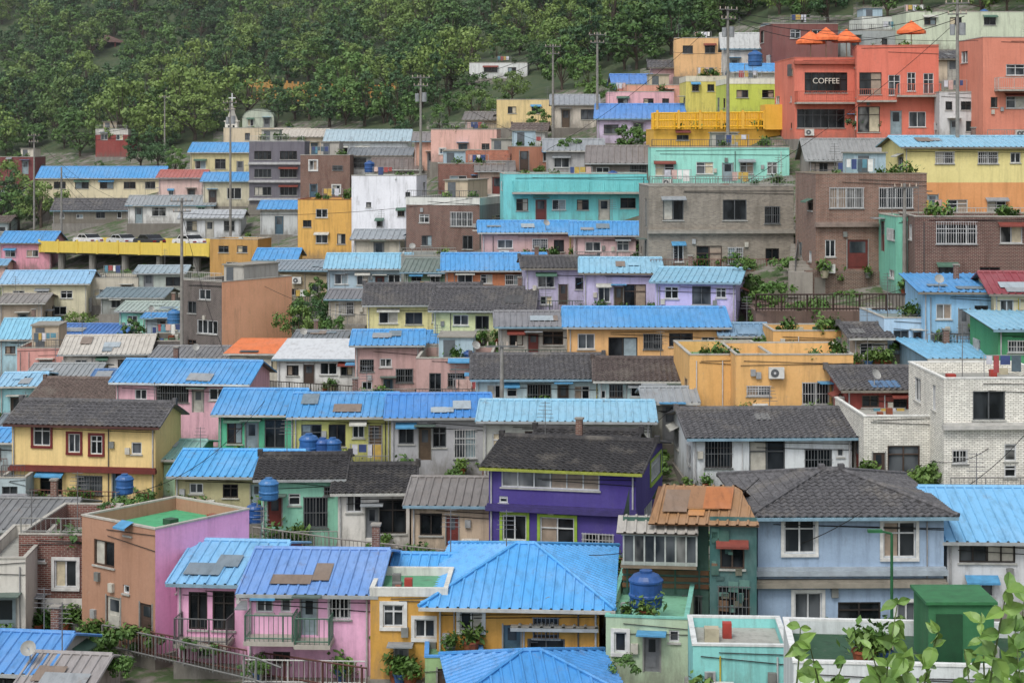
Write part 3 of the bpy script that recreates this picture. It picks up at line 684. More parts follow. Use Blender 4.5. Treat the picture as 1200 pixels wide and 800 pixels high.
h('blue_grey_house',888,1106,602,742,'hip',553,'8ea4bc',TL,yaw=1,d=8,D=72,w="B 937 627 36 42,B 1054 632 38 42,B 947 712 32 36,k 1007 720 50 30,B 1062 718 22 26",stain=.9,ov=.45,ex=False,ledge=[(670,'9aa4ac'),(684,'8a8478')])
h('white_house',1110,1240,630,715,'gable',572,'c4c6c8','74b0d8',yaw=-2,d=8,D=74,w="d 1157 646 66 26,w 1150 690 30 18",ov=.4)
h('turquoise_house',812,925,756,830,'flat',None,'80c8c4',yaw=-3,d=3.5,D=57,w="",par=.3,cap='c8ccca',ex=False)
fg=h('white_parapet_house',930,1230,776,900,'flat',None,'c9cfcf',yaw=-5,d=4.4,D=48,w="",wr="",wl="",par=.35,cap='d4d6d4',rc='20482f',ex=False)
for (a,b,ve,vb,vr,wc,rc) in [(345,400,400,425,390,'b0a898','6f7478'),(385,430,350,380,340,'b8b0a0','77777a'),
    (305,350,245,275,236,'b8bcbc',BR),(560,600,200,232,190,'c0a898','6f6a66'),
    (160,215,320,345,312,'a8b0a8','8fa0a8'),(170,214,372,402,362,'a0b0b8',BR),(1000,1040,395,430,385,'a89888',TL),
    (415,470,280,310,270,'c0b8a8','8a9298'),(0,45,500,535,488,'b4b0a0','6f7a80'),(210,262,455,490,446,'b8a8a0','8a8f92'),
    (0,14,600,640,590,'a8a8a8','77777a'),(760,812,470,520,462,'a8a89c','8a8f92')]:
    h('small_house',a,b,ve,vb,'gable',vr,wc,rc)
RECT+=[(50,246,262,312),(345,402,350,400),(940,960,230,325),(886,1080,345,372),(0,85,215,262),(727,885,560,730),(150,205,170,205),(90,440,730,800),(930,1080,318,345)]
vf=[(-600,190),(0,186),(110,180),(200,178),(260,150),(350,146),(480,150),(560,128),(640,108),(700,95),(780,66),(840,34),(900,22),(1000,8),(1200,0),(1800,0)]
def VF(u):
    for (a,b),(c,d) in zip(vf[:-1],vf[1:]):
        if u<=c: return b+(d-b)*(u-a)/(c-a)
    return 0
WC=['c8b8a0','b8b0a4','d0c8b8','c9a0a0','a8b8bc','cbb98a','9fb8a8','b0a4b8','bdbdb8','c49a7c','a89888','d2b0a8','cfd0cc','8fb4c8','b88a6a']
RC=[BR,BR,BL,BL,TL,TL,'8a8f92','77787a','6fa0c0','7f7a74','9a8f88','5a4e48']
nfill=0
cand=[]
v=760
while v>60:
    u=-10
    while u<1215: cand.append((u+R.uniform(-6,6),v+R.uniform(-3,3))); u+=12
    v-=7
for hm,lim in ((3.0,.06),(2.7,.12),(2.2,.16),(1.9,.22)):
    R.shuffle(cand)
    for (uc,vb) in cand:
        if vb<VF(uc)+30: continue
        D=DD(uc,vb); s=F/D; wp=R.uniform(3.2,6.5)*s; u0=uc-wp/2;u1=uc+wp/2
        vt=vb-hm*s-R.uniform(.5,.8)*s; ar=(u1-u0)*(vb-vt); ov_=0; 
        for (a,b,c,d_) in RECT:
            iw=min(u1,b)-max(u0,a); ih=min(vb,d_)-max(vt,c)
            if iw>0 and ih>0: ov_+=iw*ih
            if ov_>lim*ar: break
        if ov_>lim*ar: continue
        rt=R.choice(['gable','gable','gable','shed','flat'])
        h('hillside_house',u0,u1,vt+(.65*s if rt!='flat' else .2*s),vb,rt,vt,R.choice(WC),R.choice(RC) if rt!='flat' else None,d=5)
        nfill+=1
print('fill',nfill)

# ============================================================ special structures
def shack():
    D=71; e=empty('rusty_green_house',P(730,745,D),math.radians(-6)); s=F/D
    mb=MB(); q=lambda px:px/s
    W=q(100);Ht=q(140)
    gm=roofm('3a5f54'); wd=plaster('5a6f5a'); rust=roofm('94704c')
    holes=[(q(70),q(92),q(6),q(50)),(q(10),q(40),q(20),q(50))]
    wall(mb,Vector((0,0,0)),X,-Y,W,-3,Ht,holes,gm)
    wall(mb,Vector((W,0,0)),Y,X,6,-3,Ht+.3,[],wd)
    wall(mb,Vector((W+q(1),-.6,0)),X,-Y,q(54),-3,Ht+.2,[(q(12),q(40),q(86),q(112)),(q(10),q(46),q(20),q(66))],roofm('34605e'))
    mb.face([(0,0,-3),(0,6,-3),(0,6,Ht),(0,0,Ht)],gm)
    mb.face([(W+q(55),-.6,-3),(W+q(55),6,-3),(W+q(55),6,Ht),(W+q(55),-.6,Ht)],gm)
    for z0 in (q(58),q(66),q(74)): mb.box(-.03,W,-.06,-.004,z0,z0+q(5),flat('6a4a30'))
    for x in (q(4),q(30),q(60),q(88)): mb.box(x,x+.07,-.07,-.003,q(52),q(92),flat('34564a'))
    for i in range(26):
        a=W+q(R.uniform(2,40)); z=q(R.uniform(10,125)); mb.obox(Vector((a,-.6-.01*(i%5)-.02,z)),Vector((1,0,R.uniform(-.08,.08))).normalized(),-Y,0,R.uniform(.15,.4),0,.02,0,R.uniform(.1,.5),roofm(R.choice(['2f5a50','6f5238','4f7a70','5a5a48','1f4a48'])))
    mb.obj('walls',e)
    wn=MB()
    wn.box(-.05,q(86),-.9,-.02,q(86),q(90),flat('7a6a58'))
    for i in range(7):
        a=q(2)+i*q(12); wn.box(a,a+q(11),-.88,-.84,q(94),q(124),glass([1,2,1,1][i%4])); wn.box(a-.03,a+.03,-.92,-.83,q(90),q(126),flat('a8aca8'))
    wn.box(q(85),q(87),-.92,-.02,q(90),q(126),flat('a8aca8')); wn.box(-.02,q(87),-.91,-.84,q(90),q(94.0),flat('9aa09a')); wn.box(-.02,q(87),-.92,-.83,q(124),q(127),flat('a8aca8'))
    window(wn,Vector((0,0,0)),X,-Y,*holes[0],'g'); window(wn,Vector((0,0,0)),X,-Y,*holes[1],'d')
    window(wn,Vector((W+q(1),-.6,0)),X,-Y,q(12),q(40),q(86),q(112),'d'); window(wn,Vector((W+q(1),-.6,0)),X,-Y,q(10),q(46),q(20),q(66),'g')
    wn.obj('windows',e)
    rf=MB()
    slope(rf,Vector((-.2,-1.1,q(128))),X,Vector((0,1.6,.35)),q(94),0,0,roofm('a8a49c'),'rib',False,flat('6a625a'))
    o_=Vector((q(30),-.9,q(138))); up=Vector((q(8),2.6,1.0))
    n_=slope(rf,o_,X,up,q(128),q(2),q(30),rust,'rib',False,flat('6a4a30'))
    slope(rf,Vector((q(30),4.3,q(138))),X,Vector((q(8),-2.6,1.0)),q(128),q(2),q(30),rust,'rib',True,flat('6a4a30'))
    patches(rf,o_,X,up,n_,q(110),q(6),['a8683a','8f6a4a','7f6a58','94704c','b07a44'],9)
    rf.obj('roof',e)
shack()
def fence(name,pts,hh,col,sp=.16,mid=False,th=.025):
    mb=MB(); railing(mb,pts,hh,col,sp,mid,th); return mb.obj(name)
PD=P
D0=DD(845,178)
mb=MB()
railing(mb,[PD(766,152,D0-.3),PD(895,151,D0-.2)],1.5,'eab42c',.24,True,.06)
for k in range(6):
    a=PD(770+k*25,151,D0); mb.box(a.x-.1,a.x+.1,a.y-.4,a.y-.2,a.z,a.z+1.7,plaster('e0ac30',.3))
a=PD(896,152,D0); b=PD(924,152,D0); mb.box(a.x,b.x,a.y-.4,a.y+3,a.z,a.z+2.3,plaster('e0ac30',.3))
mb.box(PD(766,0,D0).x,a.x,a.y+3,a.y+3.2,a.z,a.z+1.6,plaster('d8a432',.3))
mb.obj('golden_terrace_railing')
fence('brown_terrace_railing',[P(886,364,115),P(1078,364,111)],1.0,'3a2a24',.2,False,.04)
mb=MB(); a=P(886,364,115);b=P(1078,364,111)
mb.box(a.x,b.x,a.y+.1,a.y+9,a.z-5,a.z-.02,plaster('6f5a50')); mb.obj('terrace_retaining_wall')
mb=MB(); a=P(945,318,122);b=P(1075,318,122)
mb.box(a.x,b.x,a.y,a.y+2,a.z-4,a.z,brick('5f4438')); mb.obj('brick_retaining_wall')
fence('dark_fence',[P(314,462,123),P(440,470,122)],.9,'2a201c',.18)
fence('dark_fence',[P(440,470,121),P(560,478,117)],.9,'2a201c',.18)
fence('dark_fence',[P(172,412,150),P(216,412,150)],.9,'3a2420',.18,False,.04)
fence('path_railing',[P(296,640,85),P(400,655,83),P(520,668,81),P(570,672,80)],.9,'8a8580',.2)
fence('path_railing',[P(88,735,77),P(180,768,72),P(290,790,69),P(430,812,66)],.9,'5a3a34',.22)
fence('path_railing',[P(0,715,84),P(60,738,79),P(90,750,76)],.9,'6a6a66',.22)
fence('path_railing',[P(120,758,74),P(300,800,66),P(330,812,65)],.9,'7a7a78',.25)
fence('stair_railing',[P(932,318,123),P(940,262,136),P(944,226,145)],.9,'6a6a68',.3)
def stairs(name,a,b,w,mat):
    mb=MB(); n=max(3,int((b.z-a.z)/.17)); d=(b-a); ex=Vector((d.x,d.y,0)); L=ex.length; ex.normalize(); sd=Vector((-ex.y,ex.x,0))
    for i in range(n): mb.obox(a,sd,ex,-w/2,w/2,L*i/n,L*(i+1)/n+.05,-1.5+(b.z-a.z)*i/n,(b.z-a.z)*(i+1)/n,mat)
    mb.obj(name)
stairs('stone_staircase',P(938,322,122),P(944,232,148),1.6,plaster('8a857c'))
stairs('stone_staircase',P(55,770,74),P(20,735,80),1.5,plaster('8a857c'))
def parasol(u,v,D,col):
    p=P(u,v,D); mb=MB(); c=flat(col,.7)
    mb.tube((0,0,0),(0,0,2.5),.04,.04,flat('a08a70'),6)
    n=8
    for j in range(n):
        a0=2*math.pi*j/n;a1=2*math.pi*(j+1)/n
        mb.face([(0,0,2.9),(1.3*math.cos(a0),1.3*math.sin(a0),1.95),(1.3*math.cos(a1),1.3*math.sin(a1),1.95)],c)
        mb.face([(1.3*math.cos(a0),1.3*math.sin(a0),1.95),(1.3*math.cos(a1),1.3*math.sin(a1),1.95),(1.32*math.cos(a1),1.32*math.sin(a1),1.7),(1.32*math.cos(a0),1.32*math.sin(a0),1.7)],c)
    mb.obj('orange_parasol',loc=p)
for u,v in ((950,74),(968,70),(992,72),(1068,62)): parasol(u,v,DD(1010,163)+3,'e0703c')
Dc=DD(967,163)
cu=bpy.data.curves.new('sign','FONT'); cu.body='COFFEE'; cu.size=.7; cu.extrude=.03; cu.align_x='CENTER'
so=bpy.data.objects.new('cafe_sign',cu); bpy.context.scene.collection.objects.link(so); so.location=P(968,98,Dc-.05); so.rotation_euler=(math.pi/2,0,math.radians(3)); cu.materials.append(flat('d0ccc0'))
mb=MB(); p=P(272,170,DD(290,178)-.5)
mb.box(-.9,.9,-.9,.9,-1,3.4,plaster('dcd8cc')); mb.box(-1.05,1.05,-1.05,1.05,3.4,3.6,plaster('c8c4b8'))
for sx in (-.45,.2): mb.box(sx,sx+.3,-.93,-.905,1.8,2.9,glass(0))
mb.lathe((0,0,3.6),[(.85,0),(.45,1.1),(.1,2.4),(.01,2.42)],roofm('b8b4a8'),4)
mb.box(-.07,.07,-.07,.07,5.9,7.6,flat('d8d8d8')); mb.box(-.5,.5,-.06,.06,6.85,7.0,flat('d8d8d8'))
mb.obj('church_tower',loc=p)
mb=MB(); p=P(125,70,390); e=empty('hillside_pavilion',p)
for sx in(-2.2,2.2):
    for sy in(-2,2): mb.tube((sx,sy,-1),(sx,sy,3.6),.15,.15,flat('6a3028'),8)
mb.lathe((0,0,3.5),[(4.4,0),(3.2,.5),(.3,1.7),(.01,1.75)],tilem('5a3f38'),4); mb.box(-2.4,2.4,-2.2,2.2,-1.9,0,plaster('8a857c')); mb.obj('structure',e)
def bridge():
    a=P(48,288,226); b=P(246,292,196)
    e=empty('road_bridge',(0,0,0)); mb=MB()
    ex=(b-a); L=ex.length; ex.normalize(); n=Vector((-ex.y,ex.x,0)).normalized()
    mb.obox(a,ex,n,0,L,0,7,-.5,0,plaster('8a8a86')); mb.obox(a,ex,n,0,L,.004,6.9,.002,.006,flat('3c3c3c'))
    for i in range(12): mb.obox(a,ex,n,i*L/12,i*L/12+1.4,3.4,3.55,.009,.012,flat('c8c8c0'))
    yel=plaster('d8bc48',.5)
    mb.obox(a,ex,n,0,L,-.2,-.01,-.75,.6,yel); mb.obox(a,ex,n,0,L,7,7.2,-.5,.8,yel)
    for i in range(9): mb.obox(a,ex,n,i*L/8-.2,i*L/8+.25,-.28,-.205,-.8,.8,yel)
    for i in range(5):
        for q in (.8,6): c=a+ex*(L*(i+.5)/5)+n*q; mb.tube(c-Z*7,c-Z*.5,.45,.45,plaster('7d7a74'),10)
    mb.obox(a,ex,n,0,L,.3,6.5,-.95,-.502,plaster('4f4e4a'))
    mb.obj('deck',e)
    return a,ex,n,L
ba,bex,bn,bL=bridge()
def car(loc,rz,hx,name='parked_car'):
    mb=MB(); pm=flat(hx,.25); bl=flat('101214',.15); wd=.86
    prof=[(-2.2,.35),(-2.22,.75),(-2.0,.95),(-1.2,1.02),(-.65,1.42),(.75,1.45),(1.45,1.05),(2.05,.98),(2.2,.7),(2.18,.35)]
    for sy in (-1,1): mb.face([(x,sy*wd,z) for x,z in prof],pm)
    for (x0,z0),(x1,z1) in zip(prof,prof[1:]+prof[:1]):
        gl=(z0>1 and z1>1 and abs(z1-z0)>.3); mb.face([(x0,-wd,z0),(x1,-wd,z1),(x1,wd,z1),(x0,wd,z0)],bl if gl else pm)
    for sy in (-1,1):
        y=sy*(wd+.006); mb.face([(-1.05,y,1.04),(-.6,y,1.36),(.05,y,1.38),(.05,y,1.04)],bl); mb.face([(.12,y,1.04),(.12,y,1.38),(.72,y,1.38),(1.25,y,1.05)],bl)
        for x in (-1.35,1.35): mb.tube((x,sy*.7,.33),(x,sy*.9,.33),.33,.33,flat('151515',.8),14); mb.tube((x,sy*.9,.33),(x,sy*.915,.33),.19,.19,flat('9a9a9a',.4,.5),10)
    for sy in(-.6,.6): mb.box(-2.24,-2.2,sy-.2,sy+.2,.68,.82,flat('d8d8d8',.2)); mb.box(2.17,2.22,sy-.2,sy+.2,.7,.85,flat('a02020',.3))
    mb.obj(name,loc=loc,rz=rz)
ang=math.atan2(bex.y,bex.x)
for t,cc in ((.25,'dcdcdc'),(.46,'c8cacc'),(.62,'3a3c40'),(.84,'e0e0e0')):
    car(ba+bex*(bL*t)+bn*1.2+Z*.02,ang+(math.pi if R.random()<.5 else 0),cc)
def pole(u,vb,vt,D=None,name='utility_pole',arms=2,tr=False):
    D=D or DD(u,vb); p=P(u,vb,D); hh=(vb-vt)/F*D; mb=MB(); m=flat('85827c',.8)
    mb.tube((0,0,-3),(0,0,hh),.17,.1,m,10)
    for k in range(arms):
        z=hh-.3-k*.8; mb.box(-.9+.2*k,.9-.2*k,-.16,-.08,z,z+.09,flat('6a6a68'))
        for q in (-.8,-.3,.3,.8): mb.tube((q*(1-.2*k),-.12,z+.09),(q*(1-.2*k),-.12,z+.3),.05,.03,flat('b8a898'),6)
    if tr: mb.tube((.35,0,hh-2.6),(.35,0,hh-1.7),.25,.25,flat('8f9294'),10); mb.tube((-.35,0,hh-2.6),(-.35,0,hh-1.8),.2,.2,flat('8f9294'),10)
    mb.obj(name,loc=p,rz=R.uniform(-.4,.4)); return p+Z*(hh-.2)
poles=[pole(40,300,157,240),pole(270,285,118,205,tr=True),pole(493,210,88,180,tr=True),pole(700,150,38,190),pole(648,150,52,205),pole(853,150,8,158,tr=True),
 pole(1122,175,0,136,tr=True),pole(213,420,232,145),pole(72,275,196,235,arms=0),pole(193,185,112,290,arms=1),pole(452,120,72,320,arms=1),pole(588,520,400,104,arms=1),pole(1060,330,215,117,arms=1)]
def cable(name,a,b,sag,r=.02):
    cu=bpy.data.curves.new(name,'CURVE'); cu.dimensions='3D'; sp=cu.splines.new('POLY'); n=16; sp.points.add(n)
    for i in range(n+1):
        t=i/n; q=a.lerp(b,t); q.z-=sag*4*t*(1-t); sp.points[i].co=(q.x,q.y,q.z,1)
    cu.bevel_depth=r; cu.materials.append(flat('151515',.8)); ob=bpy.data.objects.new(name,cu); bpy.context.scene.collection.objects.link(ob)
for i,j in ((2,4),(4,3),(3,5),(5,6),(0,1),(1,2),(1,9)):
    for k in range(2 if (i,j)!=(5,6) else 3):
        cable('power_cable',poles[i]+Vector((k*.5-.5,0,-.5*k)),poles[j]+Vector((k*.5-.5,0,-.5*k)),1.2+.3*k,.026)
for i in range(75):
    p=R.choice(poles[:9]); e=R.choice(ALLH); q=e.matrix_basis@Vector((R.uniform(0,e['W']),0,e['top']))
    if 6<(q-p).length<30: cable('service_cable',p-Z*R.uniform(0,1.5),q,R.uniform(.6,1.6),.018)
for a,b,s in (((790,640,74),(1010,600,70),.9),((880,480,95),(1200,440,90),1.5),((300,330,150),(520,360,140),1.5),((690,650,70),(890,560,72),.8),((1090,540,80),(1210,470,90),1.0),((100,580,85),(310,470,100),1.5),((690,520,90),(810,450,100),1.0),((850,350,118),(1080,330,116),1.0),((1060,600,74),(1200,510,82),.6)):
    cable('service_cable',P(*a),P(*b),s,.016)
p=P(1045,760,58); mb=MB(); hh=(760-625)/F*58
mb.tube((0,0,-4),(0,0,hh),.06,.045,flat('1f5a34',.5),8); mb.tube((0,0,hh),(-.45,0,hh+.1),.035,.03,flat('1f5a34',.5),6); mb.obox(Vector((-.75,-.09,hh+.04)),X,Y,0,.45,0,.18,0,.09,flat('2a6a40',.5)); mb.obj('street_lamp',loc=p)
mb=MB(); a=P(1088,772,49); b=P(1165,772,49); gm=plaster('2a6a40',.6)
mb.box(a.x,b.x,a.y,a.y+1.8,a.z-1.0,a.z+1.45,gm); mb.box(a.x-.08,b.x+.08,a.y-.08,a.y+1.9,a.z+1.452,a.z+1.53,flat('2f6f42',.6)); mb.box(a.x+.2,a.x+.9,a.y-.03,a.y-.003,a.z-.6,a.z+1.2,flat('18482a',.6))
mb.obj('green_rooftop_cabin')
def tank(u,v,D,s=1,i=0): inst('water_tank',TM[i],P(u,v,D),s,R.random()*6)
for u,v,D,s,i in ((757,711,67,1.05,2),(362,533,98,.9,0),(378,535,98,.8,2),(390,535,98,.8,0),(146,578,84,.7,0),(791,478,101,.9,1),(315,585,86,.8,1),(298,612,86,.7,2),(1078,487,92,.6,0),(433,202,205,1.0,2),(204,380,155,1.0,1),(885,78,178,1.2,0)):
    tank(u,v,D,s,i)
# ============================================================ vegetation
LMs=[leafm('tree_leaves',(.055,.115,.03,1),(.075,.15,.04,1),(.12,.19,.055,1)),leafm('dark_leaves',(.032,.08,.032,1),(.05,.105,.04,1),(.07,.13,.045,1)),leafm('yellow_green_leaves',(.10,.165,.04,1),(.135,.20,.05,1),(.18,.24,.075,1))]
LM=LMs[0];LM2=leafm('bright_leaves',(.07,.14,.03,1),(.05,.11,.03,1),(.14,.2,.05,1))
BARK=flat('4a3f34',.9,0,'bark')
def tree_mesh(seed,cr=3.2,ch=3.6,th=3.0,nc=34,nl=60,ls=.5,lm=None,tk=True,low=-.75):
    r=random.Random(seed); mb=MB(); lm=lm or LM
    top=Vector((r.uniform(-.4,.4),r.uniform(-.4,.4),th+ch*.5))
    if tk: mb.tube((0,0,-1),(0,0,th*.6),.22*cr/3,.17*cr/3,BARK,7,False); mb.tube((0,0,th*.6),top,.17*cr/3,.06*cr/3,BARK,6,False)
    cl=[]
    for i in range(nc):
        a=r.uniform(0,2*math.pi); z=r.uniform(low,1); rr=math.sqrt(max(0,1-z*z))*r.uniform(.5,1.12)
        c=Vector((math.cos(a)*rr*cr,math.sin(a)*rr*cr,th+ch*.5+z*ch*.62*r.uniform(.75,1.15))); cl.append(c)
        if i<9 and tk: mb.tube((0,0,th*r.uniform(.5,1)),c,.09*cr/3,.02,BARK,4,False)
    k=mb.mi(lm)
    for c in cl:
        cs=r.uniform(.35,1.0)*cr/3.2; c=c.copy(); c.z=max(c.z,.15)
        for j in range(nl):
            d=Vector((r.gauss(0,1),r.gauss(0,1),r.gauss(0,.7)))
            if d.length>1.6: d*=1.6/d.length
            q=c+d*cs*.6
            nn=(d.normalized()+Vector((r.uniform(-.7,.7),r.uniform(-.7,.7),r.uniform(-.2,1.0)))).normalized()
            e=nn.cross(Vector((r.uniform(-1,1),r.uniform(-1,1),r.uniform(-1,1)))).normalized(); g=nn.cross(e)
            s=ls*r.uniform(.5,1.1); i=len(mb.v)
            mb.v+= [tuple(q-e*s*.5),tuple(q+g*s*.32),tuple(q+e*s*.5),tuple(q-g*s*.32)]
            mb.f.append((i,i+1,i+2,i+3)); mb.m.append(k)
    return mb.mesh('tree')
TR=[tree_mesh(i,2.7+.6*(i%3),2.8+.9*(i%4),1.2+.25*(i%3),lm=LMs[i%3]) for i in range(8)]
TR+=[tree_mesh(15,1.7,6.5,.8,32,50,.42,LMs[1])]
BU=[tree_mesh(20+i,.9,.9,.1,16,46,.2,LM2,False,-.4) for i in range(3)]
BU+=[tree_mesh(30+i,1.0,.8,.1,16,46,.2,LM,False,-.4) for i in range(2)]
fo=empty('forest_trees',(0,0,0))
v=-150
while v<190:
    u=-260
    while u<1460:
        uu=u+R.uniform(-15,15); vv=v+R.uniform(-8,8)
        if vv<VF(uu) and not(288<uu<462 and 106<vv<128) and not (535<uu<630 and 74<vv<122) and not (95<uu<150 and 66<vv<104):
            t=R.random(); sc=R.uniform(.5,.85) if t<.35 else (R.uniform(.85,1.2) if t<.85 else R.uniform(1.2,1.5))
            inst('tree',R.choice(TR),P(uu,vv)-Z*.6,sc,R.random()*6.28,fo,sc*R.uniform(.8,1.2))
        u+=25 if -40<u<1240 else 42
    v+=13
for u,v,s in ((165,196,.8),(185,196,.7),(205,205,.6),(0,262,1.0),(22,265,1.1),(48,262,.9),(70,258,.7),(10,245,1),(1020,162,.55),(738,178,.6),(350,400,.45),(362,392,.5),(378,380,.45),(392,398,.4),(345,372,.4),(155,416,.45),(372,362,.4),(668,205,.5),(1040,20,.9),(1180,12,.9),(1080,8,.9),(940,30,.9),(970,28,.9),(515,158,.5),(470,165,.5),(90,402,.4),(1150,20,.8),(630,160,.5),(965,12,1),(700,120,.6),(690,112,.7),(600,118,.6),(560,140,.6)):
    inst('broadleaf_tree',R.choice(TR[:8]),P(u,v),s,R.random()*6)
for _ in range(380):
    u=R.uniform(0,1200); v=R.uniform(190,790); p=P(u,v)-Z*.5
    inst('shrub',R.choice(BU),p,R.uniform(.5,1.5),R.random()*6)
for u,v,D,s in ((870,322,122,.9),(880,318,122,.7),(438,760,69,.8),(434,745,69,.6),(760,280,138,.7),(735,325,134,.5),(710,425,114,.5),(125,600,77,.4),(145,795,66,.7),(735,790,64,.6),(540,745,71,.4),(520,740,70,.4),(1000,350,113,.5),(985,352,113,.5),(220,770,70,.6),(250,772,70,.5),(300,795,67,.6),(445,694,72,.35),(458,694,72,.3),(478,694,72,.4)):
    inst('garden_shrub',R.choice(BU),P(u,v,D),s,R.random()*6)
def potted(i):
    mb=MB(); c=['8a4a30','6a6a66','3a5a8a','b0a890'][i%4]
    mb.lathe((0,0,0),[(.01,0),(.14,0),(.2,.3),(.22,.3),(.22,.34),(.18,.34),(.01,.3)],flat(c),10)
    r=random.Random(i+50); k=mb.mi(LM2)
    for j in range(160):
        q=Vector((r.gauss(0,.16),r.gauss(0,.16),.5+r.gauss(0,.14))); e=Vector((r.uniform(-1,1),r.uniform(-1,1),r.uniform(-1,1))).normalized(); g=e.cross(Z+Vector((.1,.2,0))).normalized(); s=r.uniform(.05,.14); n=len(mb.v)
        mb.v+=[tuple(q-e*s),tuple(q+g*s*.5),tuple(q+e*s),tuple(q-g*s*.5)]; mb.f.append((n,n+1,n+2,n+3)); mb.m.append(k)
    return mb.mesh('pot')
PT=[potted(i) for i in range(5)]
for e in ALLH:
    if e.location.y<150 and R.random()<.7:
        for _ in range(R.choice([2,3,4,6])):
            inst('potted_plant',R.choice(PT),e.matrix_basis@Vector((R.uniform(0,e['W']),-R.uniform(.3,.7),0)),R.uniform(.8,1.5),R.random()*6)
    if e['roofz']>0 and e['W']>2 and R.random()<.6:
        for _ in range(R.choice([2,3,5])):
            inst('potted_plant',R.choice(PT),e.matrix_basis@Vector((R.uniform(.4,e['W']-.4),R.uniform(.35,1.2),e['roofz'])),R.uniform(.9,1.8),R.random()*6)
mb=MB(); pts=[P(288,110),P(330,112),P(370,117),P(410,118),P(440,120),P(464,118)]
for a,b in zip(pts[:-1],pts[1:]):
    n=6
    for i in range(n):
        q=a.lerp(b,i/n); mb.box(q.x-.15,q.x+.15,q.y-.15,q.y+.15,q.z-1,q.z+2.6,plaster('b8843a'))
    d=(b-a); L=d.length; d.normalize(); mb.obox(a,d,Vector((-d.y,d.x,0)),0,L,-.05,.05,1.2,2.2,plaster('b58a44'))
mb.obj('hillside_path_fence')
# ============================================================ terrain
tm,nt,b=base('ground_soil'); p=pos(nt)
c=mixc(nt,ramp(nt,noise(nt,p,.35,5,.65),.4,.6),(.2,.185,.165,1),(.10,.085,.065,1))
c=mixc(nt,ramp(nt,noise(nt,p,.8,5,.7),.46,.56),c,(.05,.085,.028,1)); nt.links.new(c,b.inputs['Base Color']); b.inputs['Roughness'].default_value=.95
bump(nt,b,noise(nt,p,5,4,.7),.1)
fm_,nt,b=base('forest_floor'); p=pos(nt); c=mixc(nt,ramp(nt,noise(nt,p,.6,5,.7),.4,.6),(.025,.05,.015,1),(.05,.065,.025,1)); nt.links.new(c,b.inputs['Base Color']); b.inputs['Roughness'].default_value=.95
us=[-6000,-3500,-2000,-1400]+[-900+25*i for i in range(121)]+[2600,3400,4800,7200]
rows=[('y',-120,-18.5),('y',-30,-18.5),('y',5,-19),('y',30,-19.8)]
v=1000
while v>=-200: rows.append(('v',v,0)); v-=12.5
verts=[];faces=[];mi=[]
for kd,a,z in rows:
    for u in us:
        if kd=='y': verts.append(((u-600)/F*50,a,CZ+z))
        else: verts.append(tuple(P(u,a)-Z*.6))
far_y=1500
for u in us: verts.append(((u-600)/F*900,far_y,CZ+150))
nr=len(rows)+1;nc=len(us)
for j in range(nr-1):
    for i in range(nc-1):
        q=j*nc+i; faces.append((q,q+1,q+nc+1,q+nc))
        vv=rows[j][1] if j<len(rows) and rows[j][0]=='v' else 900
        mi.append(1 if (j>=len(rows)-1 or vv<VF(us[i])+2) else 0)
me=bpy.data.meshes.new('hillside_terrain'); me.from_pydata(verts,[],faces); me.materials.append(tm); me.materials.append(fm_); me.polygons.foreach_set('material_index',mi); me.update()
bpy.context.scene.collection.objects.link(bpy.data.objects.new('hillside_terrain',me))
mb=MB(); mb.box(-6,6,-6,5.6,-19,-2.2,plaster('8a857c')); o=mb.obj('viewing_terrace',loc=(0,0,CZ))
def vine():
    r=random.Random(5); mb=MB(); st=flat('4a5a2c',.7,0,'stem'); D=5.0
    lf,nt,b=base('vine_leaf'); p=pos(nt); c=mixc(nt,ramp(nt,noise(nt,p,9,3),.35,.65),(.07,.15,.028,1),(.17,.28,.06,1)); nt.links.new(c,b.inputs['Base Color']); b.inputs['Roughness'].default_value=.45
    def leaf(q,d,s):
        d=d.normalized(); sd=d.cross(Vector((r.uniform(-.8,.8),-1,r.uniform(.1,1.4)))).normalized(); up=sd.cross(d)
        out=[(0,0),(.1,.16),(.3,.29),(.5,.29),(.75,.17),(1,0)]
        cen=[q+d*(a*s)-up*(.22*s*a*a) for a,_ in out]; L=[c+sd*(w_*s)+up*(.14*s*(w_>0)) for c,(a,w_) in zip(cen,out)]; Rr=[c-sd*(w_*s)+up*(.14*s*(w_>0)) for c,(a,w_) in zip(cen,out)]
        for i in range(5): mb.face([cen[i],L[i],L[i+1],cen[i+1]],lf); mb.face([cen[i],Rr[i],Rr[i+1],cen[i+1]],lf)
    for (a,b_,n) in (((880,900),(938,735),9),((930,900),(990,772),9),((1000,900),(1052,706),14),((1060,900),(1100,740),10),((1110,900),(1180,690),14),((1150,900),(1200,705),12),((1020,900),(950,760),8),((1180,900),(1130,760),8),((1080,900),(1020,760),7),((1210,900),(1170,780),8),((1100,900),(1060,770),14),((1230,900),(1190,740),14),((1150,900),(1150,730),14),((1040,900),(1040,780),9)):
        A=P(a[0],a[1],D+r.uniform(-.4,.4)); A.z=CZ-2.2; Bp=P(b_[0],b_[1],D+r.uniform(-.4,.4)); mid=A.lerp(Bp,.6)+Vector((r.uniform(-.08,.08),0,.05))
        pr=A
        for i in range(1,15):
            t=i/14; q=A*(1-t)**2+mid*(2*t*(1-t))+Bp*t*t; mb.tube(pr,q,.006*(1.3-t),.006*(1.25-t),st,5,False)
            if i>5:
                for _ in range(2 if n<10 else 3): leaf(q,Vector((r.uniform(-1,1),r.uniform(-.6,.6),r.uniform(-.7,.8))),r.uniform(.04,.095)*(1.25-.5*t))
            pr=q
    mb.obj('climbing_vine')
vine()
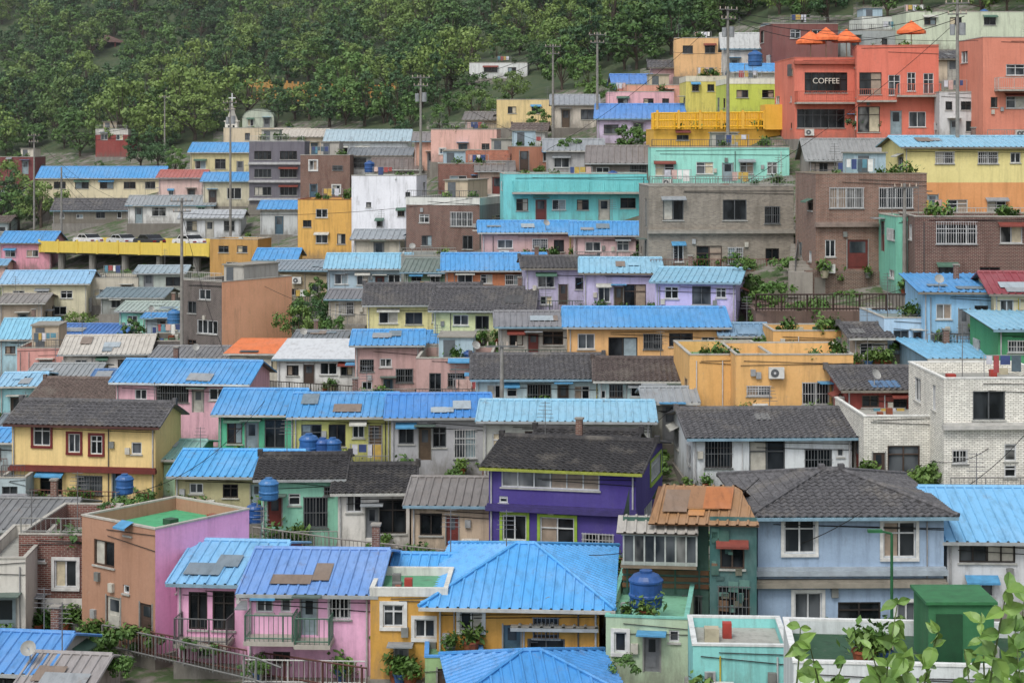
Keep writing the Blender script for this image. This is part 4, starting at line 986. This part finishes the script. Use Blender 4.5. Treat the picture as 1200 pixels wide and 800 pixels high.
# thin humid haze over the far slope: a real homogeneous scattering volume
hm_=bpy.data.materials.new('humid_air'); hm_.use_nodes=True; nt=hm_.node_tree; nt.nodes.clear()
vs=nt.nodes.new('ShaderNodeVolumeScatter'); vs.inputs['Density'].default_value=.00028; vs.inputs['Anisotropy'].default_value=.2; vs.inputs['Color'].default_value=(.95,.97,1,1)
ot=nt.nodes.new('ShaderNodeOutputMaterial'); nt.links.new(vs.outputs[0],ot.inputs['Volume'])
mb=MB(); mb.box(-420,420,175,640,-40,190,hm_); mb.obj('hillside_mist')
# ============================================================ camera, light
cam=bpy.data.cameras.new('cam'); co=bpy.data.objects.new('camera',cam); bpy.context.scene.collection.objects.link(co)
co.location=(0,0,CZ); co.rotation_euler=(math.pi/2,0,0); cam.sensor_width=36; cam.lens=F*36/1200; cam.shift_y=-(400-HZ)/1200; cam.clip_end=3000; cam.clip_start=.1
bpy.context.scene.camera=co
sel=math.radians(55); saz=math.radians(205)
w=bpy.data.worlds.new('World'); bpy.context.scene.world=w; w.use_nodes=True; nt=w.node_tree; bg=nt.nodes['Background']
sk=nt.nodes.new('ShaderNodeTexSky'); sk.sky_type='NISHITA'; sk.sun_disc=False; sk.sun_elevation=sel; sk.sun_rotation=saz; sk.dust_density=3; sk.air_density=1
hs=nt.nodes.new('ShaderNodeHueSaturation'); hs.inputs['Saturation'].default_value=.35; hs.inputs['Value'].default_value=1.4; nt.links.new(sk.outputs[0],hs.inputs['Color']); nt.links.new(hs.outputs[0],bg.inputs[0]); bg.inputs[1].default_value=.15
sl=bpy.data.lights.new('sun','SUN'); sl.energy=1.5; sl.angle=math.radians(18); sl.color=(1,.97,.92); sob=bpy.data.objects.new('sun',sl); bpy.context.scene.collection.objects.link(sob)
dirv=Vector((math.sin(saz)*math.cos(sel),math.cos(saz)*math.cos(sel),math.sin(sel)))
sob.rotation_euler=dirv.to_track_quat('Z','Y').to_euler()
bpy.context.scene.view_settings.view_transform='Standard'; bpy.context.scene.view_settings.look='None'; bpy.context.scene.view_settings.exposure=0
print('objs',len(bpy.data.objects))
